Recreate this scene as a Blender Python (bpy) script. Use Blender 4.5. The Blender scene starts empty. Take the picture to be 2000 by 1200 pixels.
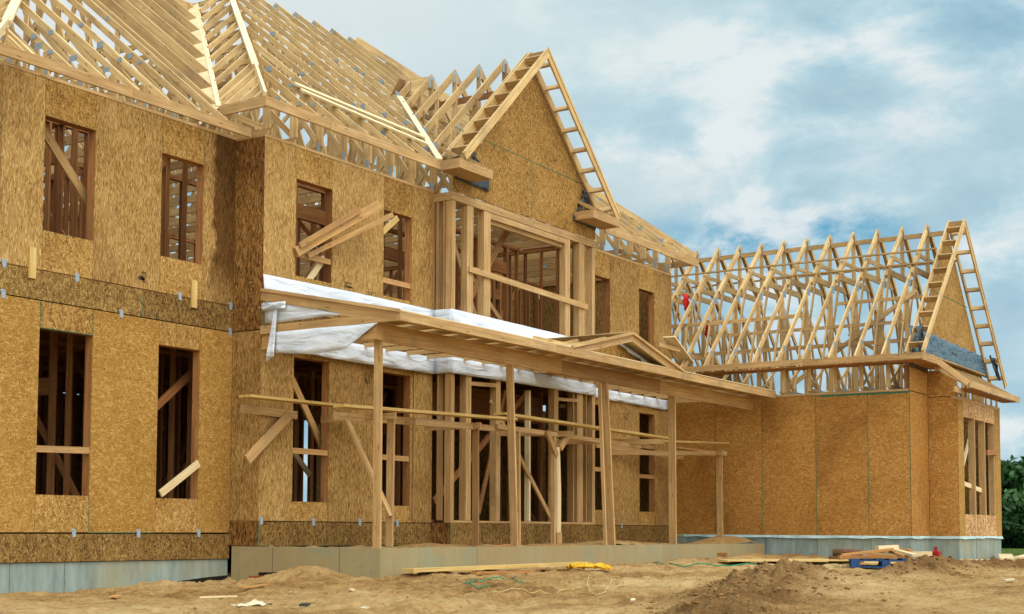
import bpy, math, random
import numpy as np
from mathutils import Vector, Matrix
random.seed(7)
SC = bpy.context.scene
COL = SC.collection

# ------------------------------------------------------------------ camera
cam_d = bpy.data.cameras.new('camera'); cam = bpy.data.objects.new('camera', cam_d); COL.objects.link(cam)
cam_d.sensor_width = 36.0; cam_d.lens = 49.72
cam_d.shift_x = 0.0484; cam_d.shift_y = 0.1243
cam_d.clip_start = 0.1; cam_d.clip_end = 5000
CX, CY, CZ = (0.568, -0.823, 0.006), (-0.059, -0.033, 0.998), (-0.821, -0.567, -0.067)
rot = Matrix((CX, CY, CZ)).transposed()
u0 = rot.col[0].normalized(); w0 = (rot.col[2] - rot.col[2].dot(u0) * u0).normalized(); v0 = w0.cross(u0)
rot = Matrix((u0, v0, w0)).transposed()
cam.matrix_world = Matrix.Translation((0, 0, 1.2)) @ rot.to_4x4()
SC.camera = cam
SC.view_settings.view_transform = 'Standard'; SC.view_settings.look = 'None'
SC.view_settings.exposure = -0.2; SC.view_settings.gamma = 1.0

# ------------------------------------------------------------------ node helpers
class NT:
    def __init__(s, tree):
        s.t = tree; s.t.nodes.clear()
    def n(s, typ, ins=None, **props):
        nd = s.t.nodes.new(typ)
        for k, v in props.items(): setattr(nd, k, v)
        if ins:
            for k, v in ins.items():
                sock = nd.inputs[k]
                if hasattr(v, 'is_output') or isinstance(v, bpy.types.NodeSocket): s.t.links.new(v, sock)
                else: sock.default_value = v
        return nd
    def math(s, op, a, b=0.0, c=0.0, clamp=False):
        nd = s.n('ShaderNodeMath', {0: a, 1: b, 2: c}, operation=op); nd.use_clamp = clamp
        return nd.outputs[0]
    def mix(s, f, a, b, mode='MIX'):
        nd = s.n('ShaderNodeMix', data_type='RGBA', blend_type=mode)
        for k, v in ((0, f), (6, a), (7, b)):
            if isinstance(v, bpy.types.NodeSocket): s.t.links.new(v, nd.inputs[k])
            else: nd.inputs[k].default_value = (v if k == 0 else (tuple(v) + (1,) if len(v) == 3 else v))
        return nd.outputs[2]
    def ramp(s, f, stops, interp='LINEAR'):
        nd = s.n('ShaderNodeValToRGB', {0: f}); cr = nd.color_ramp; cr.interpolation = interp
        while len(cr.elements) < len(stops): cr.elements.new(0.5)
        for e, (p, c) in zip(cr.elements, stops):
            e.position = p; e.color = tuple(c) + (1,) if len(c) == 3 else c
        return nd.outputs[0]
    def noise(s, vec, scale, detail=4, rough=0.55, dist=0.0, dim='3D'):
        return s.n('ShaderNodeTexNoise', {'Vector': vec, 'Scale': scale, 'Detail': detail, 'Roughness': rough, 'Distortion': dist}, noise_dimensions=dim).outputs[0]
def lin(r, g, b):
    f = lambda c: (c / 255 / 12.92) if c / 255 <= 0.04045 else ((c / 255 + 0.055) / 1.055) ** 2.4
    return (f(r), f(g), f(b))

# ------------------------------------------------------------------ world + sun
SUN_EL, SUN_AZ = 52.0, 246.0           # azimuth measured from +X towards +Y
W = bpy.data.worlds.new('World'); SC.world = W; W.use_nodes = True
N = NT(W.node_tree)
sky = N.n('ShaderNodeTexSky', sky_type='NISHITA')
sky.sun_disc = False; sky.sun_elevation = math.radians(SUN_EL); sky.sun_rotation = math.radians(90 - SUN_AZ)
tc = N.n('ShaderNodeTexCoord').outputs['Generated']
nrm = N.n('ShaderNodeVectorMath', {0: tc}, operation='NORMALIZE').outputs[0]
sp = N.n('ShaderNodeSeparateXYZ', {0: nrm}).outputs
zc = N.math('ADD', N.math('MAXIMUM', sp[2], 0.0), 0.22)
pl = N.n('ShaderNodeCombineXYZ', {0: N.math('DIVIDE', sp[0], zc), 1: N.math('DIVIDE', sp[1], zc), 2: N.math('MULTIPLY', sp[2], 1.5)}).outputs[0]
nd = N.n('ShaderNodeVectorMath', {0: nrm, 1: (1.0, 1.0, 2.0)}, operation='MULTIPLY').outputs[0]
n1 = N.noise(nd, 6.5, 7, 0.52, 0.25)
n2 = N.noise(nd, 13.0, 9, 0.64, 0.25)
n3 = N.noise(pl, 0.75, 4, 0.5, 0.3)
shade = N.math('ADD', N.math('ADD', N.math('MULTIPLY', n1, 0.42), N.math('MULTIPLY', n2, 0.33)), N.math('MULTIPLY', n3, 0.25))
cloud = N.ramp(shade, [(0.40, lin(150, 194, 217)), (0.47, lin(172, 212, 230)), (0.515, lin(200, 230, 241)), (0.57, lin(243, 252, 254))])
def blob(d, r0, r1, wob=0.05):
    d = Vector(d).normalized()
    dd = N.n('ShaderNodeVectorMath', {0: nrm, 1: tuple(d)}, operation='SUBTRACT').outputs[0]
    dd = N.n('ShaderNodeVectorMath', {0: dd, 1: (1, 1, 2.3)}, operation='MULTIPLY').outputs[0]
    ln = N.n('ShaderNodeVectorMath', {0: dd}, operation='LENGTH').outputs['Value']
    ln = N.math('ADD', ln, N.math('MULTIPLY', N.math('SUBTRACT', n1, 0.5), wob * 6))
    return N.n('ShaderNodeMapRange', {0: ln, 1: r0, 2: r1, 3: 1.0, 4: 0.0}, clamp=True, interpolation_type='SMOOTHSTEP').outputs[0]
bright = blob((0.79, 0.50, 0.345), 0.03, 0.30, 0.05)
bright2 = blob((0.875, 0.42, 0.235), 0.0, 0.12, 0.05)
bright3 = blob((0.93, 0.28, 0.255), 0.0, 0.20, 0.06)
bright4 = blob((0.962, 0.236, 0.12), 0.02, 0.16, 0.04)
bright0 = blob((0.62, 0.68, 0.38), 0.1, 0.34, 0.04)
col = N.mix(N.math('MULTIPLY', bright0, 0.9), cloud, lin(240, 246, 248))
col = N.mix(N.math('MULTIPLY', bright, 0.6), col, lin(232, 247, 248))
col = N.mix(N.math('MULTIPLY', bright2, 0.75), col, lin(230, 242, 243))
col = N.mix(N.math('MULTIPLY', bright3, 0.45), col, lin(208, 231, 240))
col = N.mix(N.math('MULTIPLY', bright4, 0.5), col, lin(205, 230, 242))
hole = N.math('MAXIMUM', blob((0.897, 0.385, 0.200), 0.01, 0.095, 0.02), blob((0.920, 0.330, 0.206), 0.01, 0.05, 0.02))
holen = N.math('MULTIPLY', hole, N.n('ShaderNodeMapRange', {0: n2, 1: 0.45, 2: 0.62, 3: 1.0, 4: 0.15}, clamp=True).outputs[0])
skyc = N.n('ShaderNodeVectorMath', {0: sky.outputs[0], 1: (0.055, 0.075, 0.085)}, operation='MULTIPLY').outputs[0]
blue = N.mix(0.97, skyc, lin(96, 178, 216))
col = N.mix(holen, col, blue)
# overcast luminance rises away from the horizon and towards the veiled sun (behind the camera)
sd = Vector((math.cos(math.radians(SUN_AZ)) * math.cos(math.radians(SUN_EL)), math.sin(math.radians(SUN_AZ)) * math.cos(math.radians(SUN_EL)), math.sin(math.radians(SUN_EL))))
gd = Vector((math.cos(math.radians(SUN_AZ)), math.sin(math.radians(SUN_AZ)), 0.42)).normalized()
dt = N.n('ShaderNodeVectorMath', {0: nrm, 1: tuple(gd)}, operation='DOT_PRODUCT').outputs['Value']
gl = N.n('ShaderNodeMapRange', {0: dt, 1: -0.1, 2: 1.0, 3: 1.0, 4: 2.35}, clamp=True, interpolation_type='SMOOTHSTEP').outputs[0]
zn = N.n('ShaderNodeMapRange', {0: sp[2], 1: 0.42, 2: 0.95, 3: 1.0, 4: 1.9}, clamp=True, interpolation_type='SMOOTHSTEP').outputs[0]
white = N.mix(N.n('ShaderNodeMapRange', {0: dt, 1: -0.1, 2: 0.7}, clamp=True).outputs[0], col, lin(242, 242, 236))
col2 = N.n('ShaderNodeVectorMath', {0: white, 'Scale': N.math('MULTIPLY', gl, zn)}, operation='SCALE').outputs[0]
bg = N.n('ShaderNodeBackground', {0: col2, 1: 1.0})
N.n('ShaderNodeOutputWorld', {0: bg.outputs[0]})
sun_d = bpy.data.lights.new('sun', 'SUN'); sun_d.energy = 0.85; sun_d.angle = math.radians(28); sun_d.color = (1.0, 0.97, 0.91)
sun = bpy.data.objects.new('sun', sun_d); COL.objects.link(sun)
sun.rotation_euler = sd.to_track_quat('Z', 'Y').to_euler(); sun.location = (-20, -20, 40)

# ------------------------------------------------------------------ materials
def newmat(name):
    m = bpy.data.materials.new(name); m.use_nodes = True
    return m, NT(m.node_tree)
def finish(N, color, rough=0.8, bump=None, bstr=0.3, bdist=0.01, spec=0.3, extra=None):
    ins = {'Base Color': color if isinstance(color, bpy.types.NodeSocket) else tuple(color) + (1,), 'Roughness': rough, 'Specular IOR Level': spec}
    if extra: ins.update(extra)
    if bump is not None:
        ins['Normal'] = N.n('ShaderNodeBump', {'Height': bump, 'Strength': bstr, 'Distance': bdist}).outputs[0]
    b = N.n('ShaderNodeBsdfPrincipled', ins)
    N.n('ShaderNodeOutputMaterial', {0: b.outputs[0]})

def osb(name, stops, sx=58, sy=9.5, angs=(0, 24, -28, 74), warp=0.006, flat=1.0, stain=0.0, macro=0.25, dirt=0.35):
    m, N = newmat(name)
    oc = N.n('ShaderNodeTexCoord').outputs['Object']
    s = N.n('ShaderNodeSeparateXYZ', {0: oc}).outputs
    rnd = N.n('ShaderNodeObjectInfo').outputs['Random']
    u = N.math('ADD', N.math('ADD', s[0], s[1]), N.math('MULTIPLY', rnd, 37.0)); v = N.math('ADD', s[2], N.math('MULTIPLY', rnd, 11.0))
    uv = N.n('ShaderNodeCombineXYZ', {0: u, 1: v, 2: 0.0}).outputs[0]
    wn = N.n('ShaderNodeTexNoise', {'Vector': uv, 'Scale': 5.0, 'Detail': 2.0}, noise_dimensions='2D').outputs['Color']
    wv = N.n('ShaderNodeVectorMath', {0: N.n('ShaderNodeVectorMath', {0: wn, 1: (0.5, 0.5, 0.5)}, operation='SUBTRACT').outputs[0], 'Scale': warp * 4}, operation='SCALE').outputs[0]
    uvw = N.n('ShaderNodeVectorMath', {0: uv, 1: wv}, operation='ADD').outputs[0]
    tone = None; edge = None
    for i, a in enumerate(angs):
        mp = N.n('ShaderNodeMapping', {'Vector': uvw, 'Location': (3.1 * i, 1.7 * i, 0), 'Rotation': (0, 0, math.radians(a))}).outputs[0]
        mp = N.n('ShaderNodeVectorMath', {0: mp, 1: (sx, sy, 1)}, operation='MULTIPLY').outputs[0]
        vo = N.n('ShaderNodeTexVoronoi', {'Vector': mp, 'Scale': 1.0, 'Randomness': 1.0}, voronoi_dimensions='2D')
        cs = N.n('ShaderNodeSeparateColor', {0: vo.outputs['Color']}).outputs
        if tone is None: tone = cs[0]; edge = vo.outputs['Distance']
        else:
            mk = N.math('GREATER_THAN', cs[1], 0.62)
            tone = N.n('ShaderNodeMix', {0: mk, 2: tone, 3: cs[0]}).outputs[0]
            edge = N.n('ShaderNodeMix', {0: mk, 2: edge, 3: vo.outputs['Distance']}).outputs[0]
    fib = None
    for i, a in enumerate(angs[:3]):
        mp = N.n('ShaderNodeMapping', {'Vector': uvw, 'Location': (1.3 * i, 2.7 * i, 0), 'Rotation': (0, 0, math.radians(a * 1.3))}).outputs[0]
        mp = N.n('ShaderNodeVectorMath', {0: mp, 1: (sx * 1.5, sy * 1.3, 1)}, operation='MULTIPLY').outputs[0]
        fn = N.noise(mp, 1.0, 2, 0.5, 0.0, '2D')
        fib = fn if fib is None else N.math('ADD' if i == 1 else 'MAXIMUM', fib, N.math('MULTIPLY', fn, 1.0 if i == 1 else 1.6))
    fib = N.math('SUBTRACT', N.math('MULTIPLY', fib, 0.5), 0.52)
    tone = N.math('ADD', N.math('ADD', N.math('MULTIPLY', N.math('SUBTRACT', tone, 0.5), flat), 0.5), N.math('MULTIPLY', fib, 1.6))
    mac = N.noise(uv, 1.1, 4, 0.6, 0.3, '2D')
    fine = N.noise(uv, 60, 3, 0.7, 0, '2D')
    t = N.math('ADD', tone, N.math('MULTIPLY', N.math('SUBTRACT', mac, 0.5), macro * 2))
    t = N.math('ADD', t, N.math('MULTIPLY', N.math('SUBTRACT', fine, 0.5), 0.25))
    t = N.math('SUBTRACT', t, N.math('MULTIPLY', N.math('POWER', edge, 2.0), 0.28))
    t = N.math('ADD', t, N.math('MULTIPLY', N.math('SUBTRACT', rnd, 0.5), 0.26))
    c = N.ramp(t, stops)
    for i, a in enumerate((32, -47, 80)):
        mp = N.n('ShaderNodeMapping', {'Vector': uvw, 'Location': (5.3 * i, 2.1, 0), 'Rotation': (0, 0, math.radians(a if sx > 20 and flat < 1 else a * .3))}).outputs[0]
        mp = N.n('ShaderNodeVectorMath', {0: mp, 1: (44, 9.0, 1)}, operation='MULTIPLY').outputs[0]
        vo = N.n('ShaderNodeTexVoronoi', {'Vector': mp, 'Scale': 1.0}, voronoi_dimensions='2D')
        pick = N.math('GREATER_THAN', N.n('ShaderNodeSeparateColor', {0: vo.outputs['Color']}).outputs[2], 0.86)
        core = N.math('LESS_THAN', vo.outputs['Distance'], 0.42)
        c = N.mix(N.math('MULTIPLY', N.math('MULTIPLY', pick, core), 0.26), c, stops[-1][1] if i < 2 else stops[0][1])
    # blotches of damp / sun bleaching
    bl = N.noise(uv, 0.45, 5, 0.6, 0.4, '2D')
    c = N.mix(N.n('ShaderNodeMapRange', {0: bl, 1: 0.5, 2: 0.75, 3: 0.0, 4: dirt}, clamp=True).outputs[0], c, N.mix(1.0, c, lin(178, 160, 142), 'MULTIPLY'))
    if stain:
        # a big damp stain running down the inner corner
        dx = N.math('ABSOLUTE', N.math('SUBTRACT', s[0], 4.35))
        wob = N.noise(oc, 1.6, 5, 0.65, 0.2)
        d = N.math('ADD', dx, N.math('MULTIPLY', N.math('SUBTRACT', wob, 0.5), 0.7))
        mk = N.n('ShaderNodeMapRange', {0: d, 1: 0.40, 2: 0.5, 3: stain, 4: 0.0}, clamp=True).outputs[0]
        mk = N.math('MULTIPLY', mk, N.n('ShaderNodeMapRange', {0: s[2], 1: 4.55, 2: 5.0, 3: 0.4, 4: 1.0}, clamp=True).outputs[0])
        c = N.mix(mk, c, N.mix(1.0, c, lin(156, 140, 122), 'MULTIPLY'))
    # printed marks and nail specks
    vo = N.n('ShaderNodeTexVoronoi', {'Vector': uv, 'Scale': 3.2}, voronoi_dimensions='2D').outputs['Distance']
    c = N.mix(N.math('MULTIPLY', N.math('LESS_THAN', vo, 0.03), 0.7), c, lin(52, 34, 20))
    finish(N, c, 0.8, tone, 0.12, 0.002, 0.15)
    return m
OSB_W = osb('osb_golden', [(0.0, lin(134, 98, 44)), (0.32, lin(155, 116, 53)), (0.66, lin(163, 124, 60)), (1.0, lin(192, 157, 94))], 70, 17, (0, 40, -48, 88), dirt=0.3, flat=.9)
OSB_C = osb('osb_coarse', [(0.0, lin(112, 80, 38)), (0.16, lin(148, 113, 61)), (0.38, lin(161, 127, 73)), (0.72, lin(170, 136, 80)), (1.0, lin(200, 168, 112))], 96, 13, (0, 14, -16, 6), dirt=0.45)
OSB_S = osb('osb_stained', [(0.0, lin(112, 80, 38)), (0.16, lin(148, 113, 61)), (0.38, lin(161, 127, 73)), (0.72, lin(170, 136, 80)), (1.0, lin(200, 168, 112))], 96, 13, (0, 14, -16, 6), stain=1.0, dirt=0.35)
OSB_H = osb('osb_flat_strand', [(0.0, lin(100, 70, 30)), (0.2, lin(150, 112, 56)), (0.8, lin(170, 132, 72)), (1.0, lin(204, 170, 108))], 16, 84, (0, 35, -35, 70))
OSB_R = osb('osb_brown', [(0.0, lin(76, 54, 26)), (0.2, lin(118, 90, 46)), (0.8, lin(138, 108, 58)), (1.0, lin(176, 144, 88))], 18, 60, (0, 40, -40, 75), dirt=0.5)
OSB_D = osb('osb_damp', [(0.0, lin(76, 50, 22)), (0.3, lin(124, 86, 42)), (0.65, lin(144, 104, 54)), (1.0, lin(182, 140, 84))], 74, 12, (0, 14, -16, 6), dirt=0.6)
OSB_O = osb('osb_orange', [(0.0, lin(144, 98, 46)), (0.32, lin(164, 117, 55)), (0.66, lin(171, 124, 61)), (1.0, lin(196, 154, 92))], 56, 15, (0, 42, -50, 88), macro=0.3, dirt=0.5, flat=.9)
OSB_T = osb('osb_pinkish', [(0.0, lin(120, 84, 50)), (0.3, lin(176, 132, 84)), (0.6, lin(198, 156, 106)), (1.0, lin(228, 194, 148))], 30, 30, (0, 45, -45, 80))

def lumber(name, base, dark, light, knots=0.55, weather=0.0):
    m, N = newmat(name)
    uv = N.n('ShaderNodeUVMap').outputs[0]
    rn = N.n('ShaderNodeAttribute', attribute_name='rnd').outputs['Fac']
    s = N.n('ShaderNodeSeparateXYZ', {0: uv}).outputs
    g = N.n('ShaderNodeCombineXYZ', {0: N.math('MULTIPLY', s[0], 1.2), 1: N.math('MULTIPLY', s[1], 42.0), 2: N.math('MULTIPLY', rn, 50.0)}).outputs[0]
    gr = N.noise(g, 1.0, 4, 0.6, 0.6)
    g2 = N.n('ShaderNodeCombineXYZ', {0: N.math('MULTIPLY', s[0], 0.9), 1: N.math('MULTIPLY', s[1], 7.0), 2: N.math('MULTIPLY', rn, 90.0)}).outputs[0]
    pa = N.noise(g2, 1.0, 3, 0.6, 0.2)
    c = N.ramp(gr, [(0.25, dark), (0.5, base), (0.75, light)])
    c = N.mix(N.n('ShaderNodeMapRange', {0: pa, 1: 0.35, 2: 0.7, 3: 0.0, 4: 0.65}, clamp=True).outputs[0], c, dark)
    # every stick has its own tone: pale yellow to reddish or greyed
    tint = N.ramp(rn, [(0.0, (0.46, 0.37, 0.29)), (0.2, (0.66, 0.57, 0.46)), (0.36, (0.82, 0.76, 0.66)), (0.5, (0.98, 0.93, 0.82)), (0.64, (0.90, 0.86, 0.78)), (0.8, (1.02, 1.0, 0.93)), (1.0, (1.14, 1.13, 1.06))])
    c = N.mix(1.0, c, tint, 'MULTIPLY')
    kv = N.n('ShaderNodeCombineXYZ', {0: N.math('MULTIPLY', s[0], 3.0), 1: N.math('MULTIPLY', s[1], 11.0), 2: N.math('MULTIPLY', rn, 31.0)}).outputs[0]
    kd = N.n('ShaderNodeTexVoronoi', {'Vector': kv, 'Scale': 1.0}).outputs['Distance']
    c = N.mix(N.n('ShaderNodeMapRange', {0: kd, 1: 0.08, 2: 0.17, 3: knots, 4: 0.0}, clamp=True).outputs[0], c, lin(78, 42, 18))
    if weather:
        oc = N.n('ShaderNodeTexCoord').outputs['Object']
        w = N.noise(oc, 1.3, 5, 0.65, 0.3)
        c = N.mix(N.n('ShaderNodeMapRange', {0: w, 1: 0.48, 2: 0.68, 3: 0.0, 4: weather}, clamp=True).outputs[0], c, lin(128, 108, 84))
    finish(N, c, 0.7, gr, 0.25, 0.003, 0.3)
    return m
WOOD = lumber('spruce_lumber', lin(196, 164, 116), lin(156, 120, 76), lin(216, 190, 146), weather=0.35)
WOODR = lumber('roof_lumber', lin(216, 188, 136), lin(174, 140, 92), lin(234, 212, 168), weather=0.5)
WOODI = lumber('interior_lumber', lin(176, 124, 76), lin(130, 84, 46), lin(196, 150, 100), weather=0.25)
WOODY = lumber('treated_yellow_lumber', lin(206, 178, 114), lin(170, 138, 78), lin(224, 202, 146), 0.3, 0.25)
WOODP = lumber('pale_lumber', lin(228, 212, 176), lin(200, 180, 138), lin(238, 226, 200), 0.2)
WOODB = lumber('beam_lumber', lin(204, 166, 112), lin(166, 126, 78), lin(222, 192, 140), weather=0.5)
WOODO = lumber('offcut_lumber', lin(204, 156, 96), lin(168, 114, 62), lin(224, 186, 132), 0.3)

def simple(name, c1, c2, scale=3, rough=0.8, bstr=0.2, bd=0.01, extra=None, spec=0.3, detail=5):
    m, N = newmat(name)
    oc = N.n('ShaderNodeTexCoord').outputs['Object']
    n = N.noise(oc, scale, detail, 0.6, 0.3)
    c = N.ramp(n, [(0.3, c1), (0.7, c2)])
    finish(N, c, rough, n, bstr, bd, spec, extra)
    return m
# concrete: grey-blue with form-board streaks, ochre damp stains and pour marks
m, N = newmat('concrete'); CONC = m
oc = N.n('ShaderNodeTexCoord').outputs['Object']; s = N.n('ShaderNodeSeparateXYZ', {0: oc}).outputs
uu = N.math('ADD', s[0], s[1])
st = N.noise(N.n('ShaderNodeCombineXYZ', {0: N.math('MULTIPLY', uu, 7.0), 1: N.math('MULTIPLY', s[2], 0.8), 2: 0.0}).outputs[0], 1.0, 5, 0.65, 0.2)
ma = N.noise(oc, 0.6, 5, 0.6, 0.5)
fi = N.noise(oc, 9, 5, 0.7)
c = N.ramp(st, [(0.2, lin(144, 132, 96)), (0.5, lin(154, 142, 106)), (0.8, lin(160, 153, 122))])
c = N.mix(N.n('ShaderNodeMapRange', {0: ma, 1: 0.42, 2: 0.62, 3: 0.0, 4: 0.7}, clamp=True).outputs[0], c, lin(152, 132, 92))
c = N.mix(N.n('ShaderNodeMapRange', {0: N.noise(oc, 1.4, 4, .5, .6), 1: 0.56, 2: 0.70, 3: 0.0, 4: 0.4}, clamp=True).outputs[0], c, lin(122, 140, 122))
c = N.mix(N.n('ShaderNodeMapRange', {0: fi, 1: 0.55, 2: 0.8, 3: 0.0, 4: 0.35}, clamp=True).outputs[0], c, lin(92, 86, 66))
low = N.n('ShaderNodeMapRange', {0: N.math('ADD', s[2], N.math('MULTIPLY', fi, 0.12)), 1: -0.35, 2: -0.05, 3: 0.7, 4: 0.0}, clamp=True).outputs[0]
finish(N, c, 0.85, fi, 0.25, 0.01)
m, N = newmat('concrete_blue'); CONCB = m
oc = N.n('ShaderNodeTexCoord').outputs['Object']; s = N.n('ShaderNodeSeparateXYZ', {0: oc}).outputs
uu = N.math('ADD', s[0], s[1])
st = N.noise(N.n('ShaderNodeCombineXYZ', {0: N.math('MULTIPLY', uu, 6.0), 1: N.math('MULTIPLY', s[2], 1.0), 2: 0.0}).outputs[0], 1.0, 5, 0.65, 0.2)
ma = N.noise(oc, 0.8, 5, 0.6, 0.5); fi = N.noise(oc, 9, 5, 0.7)
c = N.ramp(st, [(0.3, lin(112, 126, 122)), (0.5, lin(132, 148, 144)), (0.7, lin(150, 166, 160))])
c = N.mix(N.n('ShaderNodeMapRange', {0: ma, 1: 0.5, 2: 0.68, 3: 0.0, 4: 0.6}, clamp=True).outputs[0], c, lin(152, 146, 112))
c = N.mix(N.n('ShaderNodeMapRange', {0: fi, 1: 0.58, 2: 0.8, 3: 0.0, 4: 0.3}, clamp=True).outputs[0], c, lin(96, 92, 76))
finish(N, c, 0.85, fi, 0.25, 0.01)

m, N = newmat('dirt'); DIRT = m
oc = N.n('ShaderNodeTexCoord').outputs['Object']
a = N.noise(oc, 0.35, 6, 0.6, 0.4); b = N.noise(oc, 3.0, 8, 0.7, 0.6); d = N.noise(oc, 22, 6, 0.75, 0.2)
t = N.math('ADD', N.math('MULTIPLY', a, 0.5), N.math('ADD', N.math('MULTIPLY', b, 0.35), N.math('MULTIPLY', d, 0.3)))
mask = N.n('ShaderNodeAttribute', attribute_name='mound').outputs['Fac']
c = N.ramp(t, [(0.42, lin(100, 72, 42)), (0.50, lin(156, 120, 74)), (0.58, lin(186, 152, 100)), (0.70, lin(210, 180, 130))])
cm = N.ramp(t, [(0.42, lin(88, 64, 38)), (0.56, lin(130, 98, 60)), (0.72, lin(172, 138, 92))])
c = N.mix(mask, c, cm)
vo = N.n('ShaderNodeTexVoronoi', {'Vector': oc, 'Scale': 14.0}).outputs['Distance']
dk = N.noise(N.n('ShaderNodeMapping', {'Vector': oc, 'Scale': (4.0, 5.0, 5.0)}).outputs[0], 1.0, 5, 0.72, 0.8)
c = N.mix(N.n('ShaderNodeMapRange', {0: dk, 1: 0.56, 2: 0.66, 3: 0.0, 4: 0.6}, clamp=True).outputs[0], c, lin(112, 80, 50))  # dark noise flecks put the shade of small crevices into the soil colour
c = N.mix(N.math('MULTIPLY', N.math('LESS_THAN', vo, 0.10), 0.35), c, lin(206, 186, 150))
grass = N.n('ShaderNodeAttribute', attribute_name='grass').outputs['Fac']
c = N.mix(grass, c, N.ramp(b, [(0.35, lin(54, 74, 30)), (0.7, lin(104, 122, 56))]))
h = N.math('ADD', N.math('MULTIPLY', b, 0.7), N.math('MULTIPLY', d, 0.5))
finish(N, c, 0.95, h, 1.0, 0.10, 0.05)
m, N = newmat('house_wrap'); WRAP = m
oc = N.n('ShaderNodeTexCoord').outputs['Object']
wv = N.noise(N.n('ShaderNodeMapping', {'Vector': oc, 'Scale': (1.0, 1.0, 4.5), 'Rotation': (0, 0.35, 0)}).outputs[0], 1.6, 3, 0.5, 0.8)
finish(N, N.ramp(wv, [(0.3, lin(198, 210, 226)), (0.7, lin(222, 230, 240))]), 0.55, wv, 0.9, 0.05, 0.4)
m, N = newmat('membrane'); MEMB = m
oc = N.n('ShaderNodeTexCoord').outputs['Object']
wv = N.noise(N.n('ShaderNodeMapping', {'Vector': oc, 'Scale': (1.5, 1.0, 6.0), 'Rotation': (0, 0.3, 0)}).outputs[0], 2.2, 5, 0.6, 1.0)
finish(N, N.ramp(wv, [(0.36, lin(36, 52, 62)), (0.44, lin(78, 104, 120)), (0.7, lin(98, 124, 140))]), 0.6, wv, 0.8, 0.04, 0.3)
TAR = simple('tar', lin(14, 13, 12), lin(30, 27, 23), 6, 0.5)
TARP = simple('black_tarp', lin(20, 26, 30), lin(48, 62, 70), 6, 0.35, 0.8, 0.04, spec=0.5)
METAL = simple('galvanised_steel', lin(128, 146, 158), lin(168, 184, 192), 60, 0.5, 0.1, 0.002, {'Metallic': 0.2})
GREEN = simple('green_edge_paint', lin(40, 92, 66), lin(60, 112, 84), 10)
REDE = simple('red_edge_paint', lin(104, 26, 18), lin(126, 40, 26), 10)
SEAM = simple('form_joint_stain', lin(70, 66, 50), lin(92, 88, 68), 10)
SEAL = simple('sill_seal', lin(150, 186, 192), lin(196, 220, 222), 8)
BLUEP = simple('blue_paint', lin(22, 58, 104), lin(44, 84, 134), 9, 0.6)
REDP = simple('red_plastic', lin(120, 14, 16), lin(158, 24, 22), 9, 0.4)
ROPE = simple('yellow_rope', lin(206, 158, 22), lin(232, 190, 50), 40, 0.6)
STRAP = simple('green_strap', lin(36, 120, 84), lin(60, 146, 106), 20, 0.5)
STRING = simple('pale_string', lin(206, 188, 110), lin(226, 210, 150), 20, 0.7)
BARK = simple('tree_bark', lin(52, 42, 30), lin(84, 68, 50), 8)
RUST = simple('rusty_brown_board', lin(110, 52, 26), lin(142, 74, 40), 5)
BROWN = simple('brown_felt_roll', lin(88, 60, 40), lin(122, 88, 62), 7)
PAPER = simple('paper_scrap', lin(190, 176, 140), lin(216, 206, 178), 12)
INK = simple('stamp_ink', lin(74, 54, 32), lin(110, 84, 54), 30)
FELT = simple('dark_roof_felt', lin(44, 36, 34), lin(70, 56, 50), 5)
RED = simple('red_rag', lin(176, 22, 22), lin(206, 36, 30), 9, 0.7)
m, N = newmat('leaves'); LEAF = m
rn = N.n('ShaderNodeAttribute', attribute_name='rnd').outputs['Fac']
c = N.ramp(rn, [(0.0, lin(18, 42, 22)), (0.5, lin(38, 76, 36)), (1.0, lin(84, 124, 60))])
b1 = N.n('ShaderNodeBsdfPrincipled', {'Base Color': c, 'Roughness': 0.55, 'Specular IOR Level': 0.3})
b2 = N.n('ShaderNodeBsdfTranslucent', {0: c})
ms = N.n('ShaderNodeMixShader', {0: 0.25, 1: b1.outputs[0], 2: b2.outputs[0]})
N.n('ShaderNodeOutputMaterial', {0: ms.outputs[0]})

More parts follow.
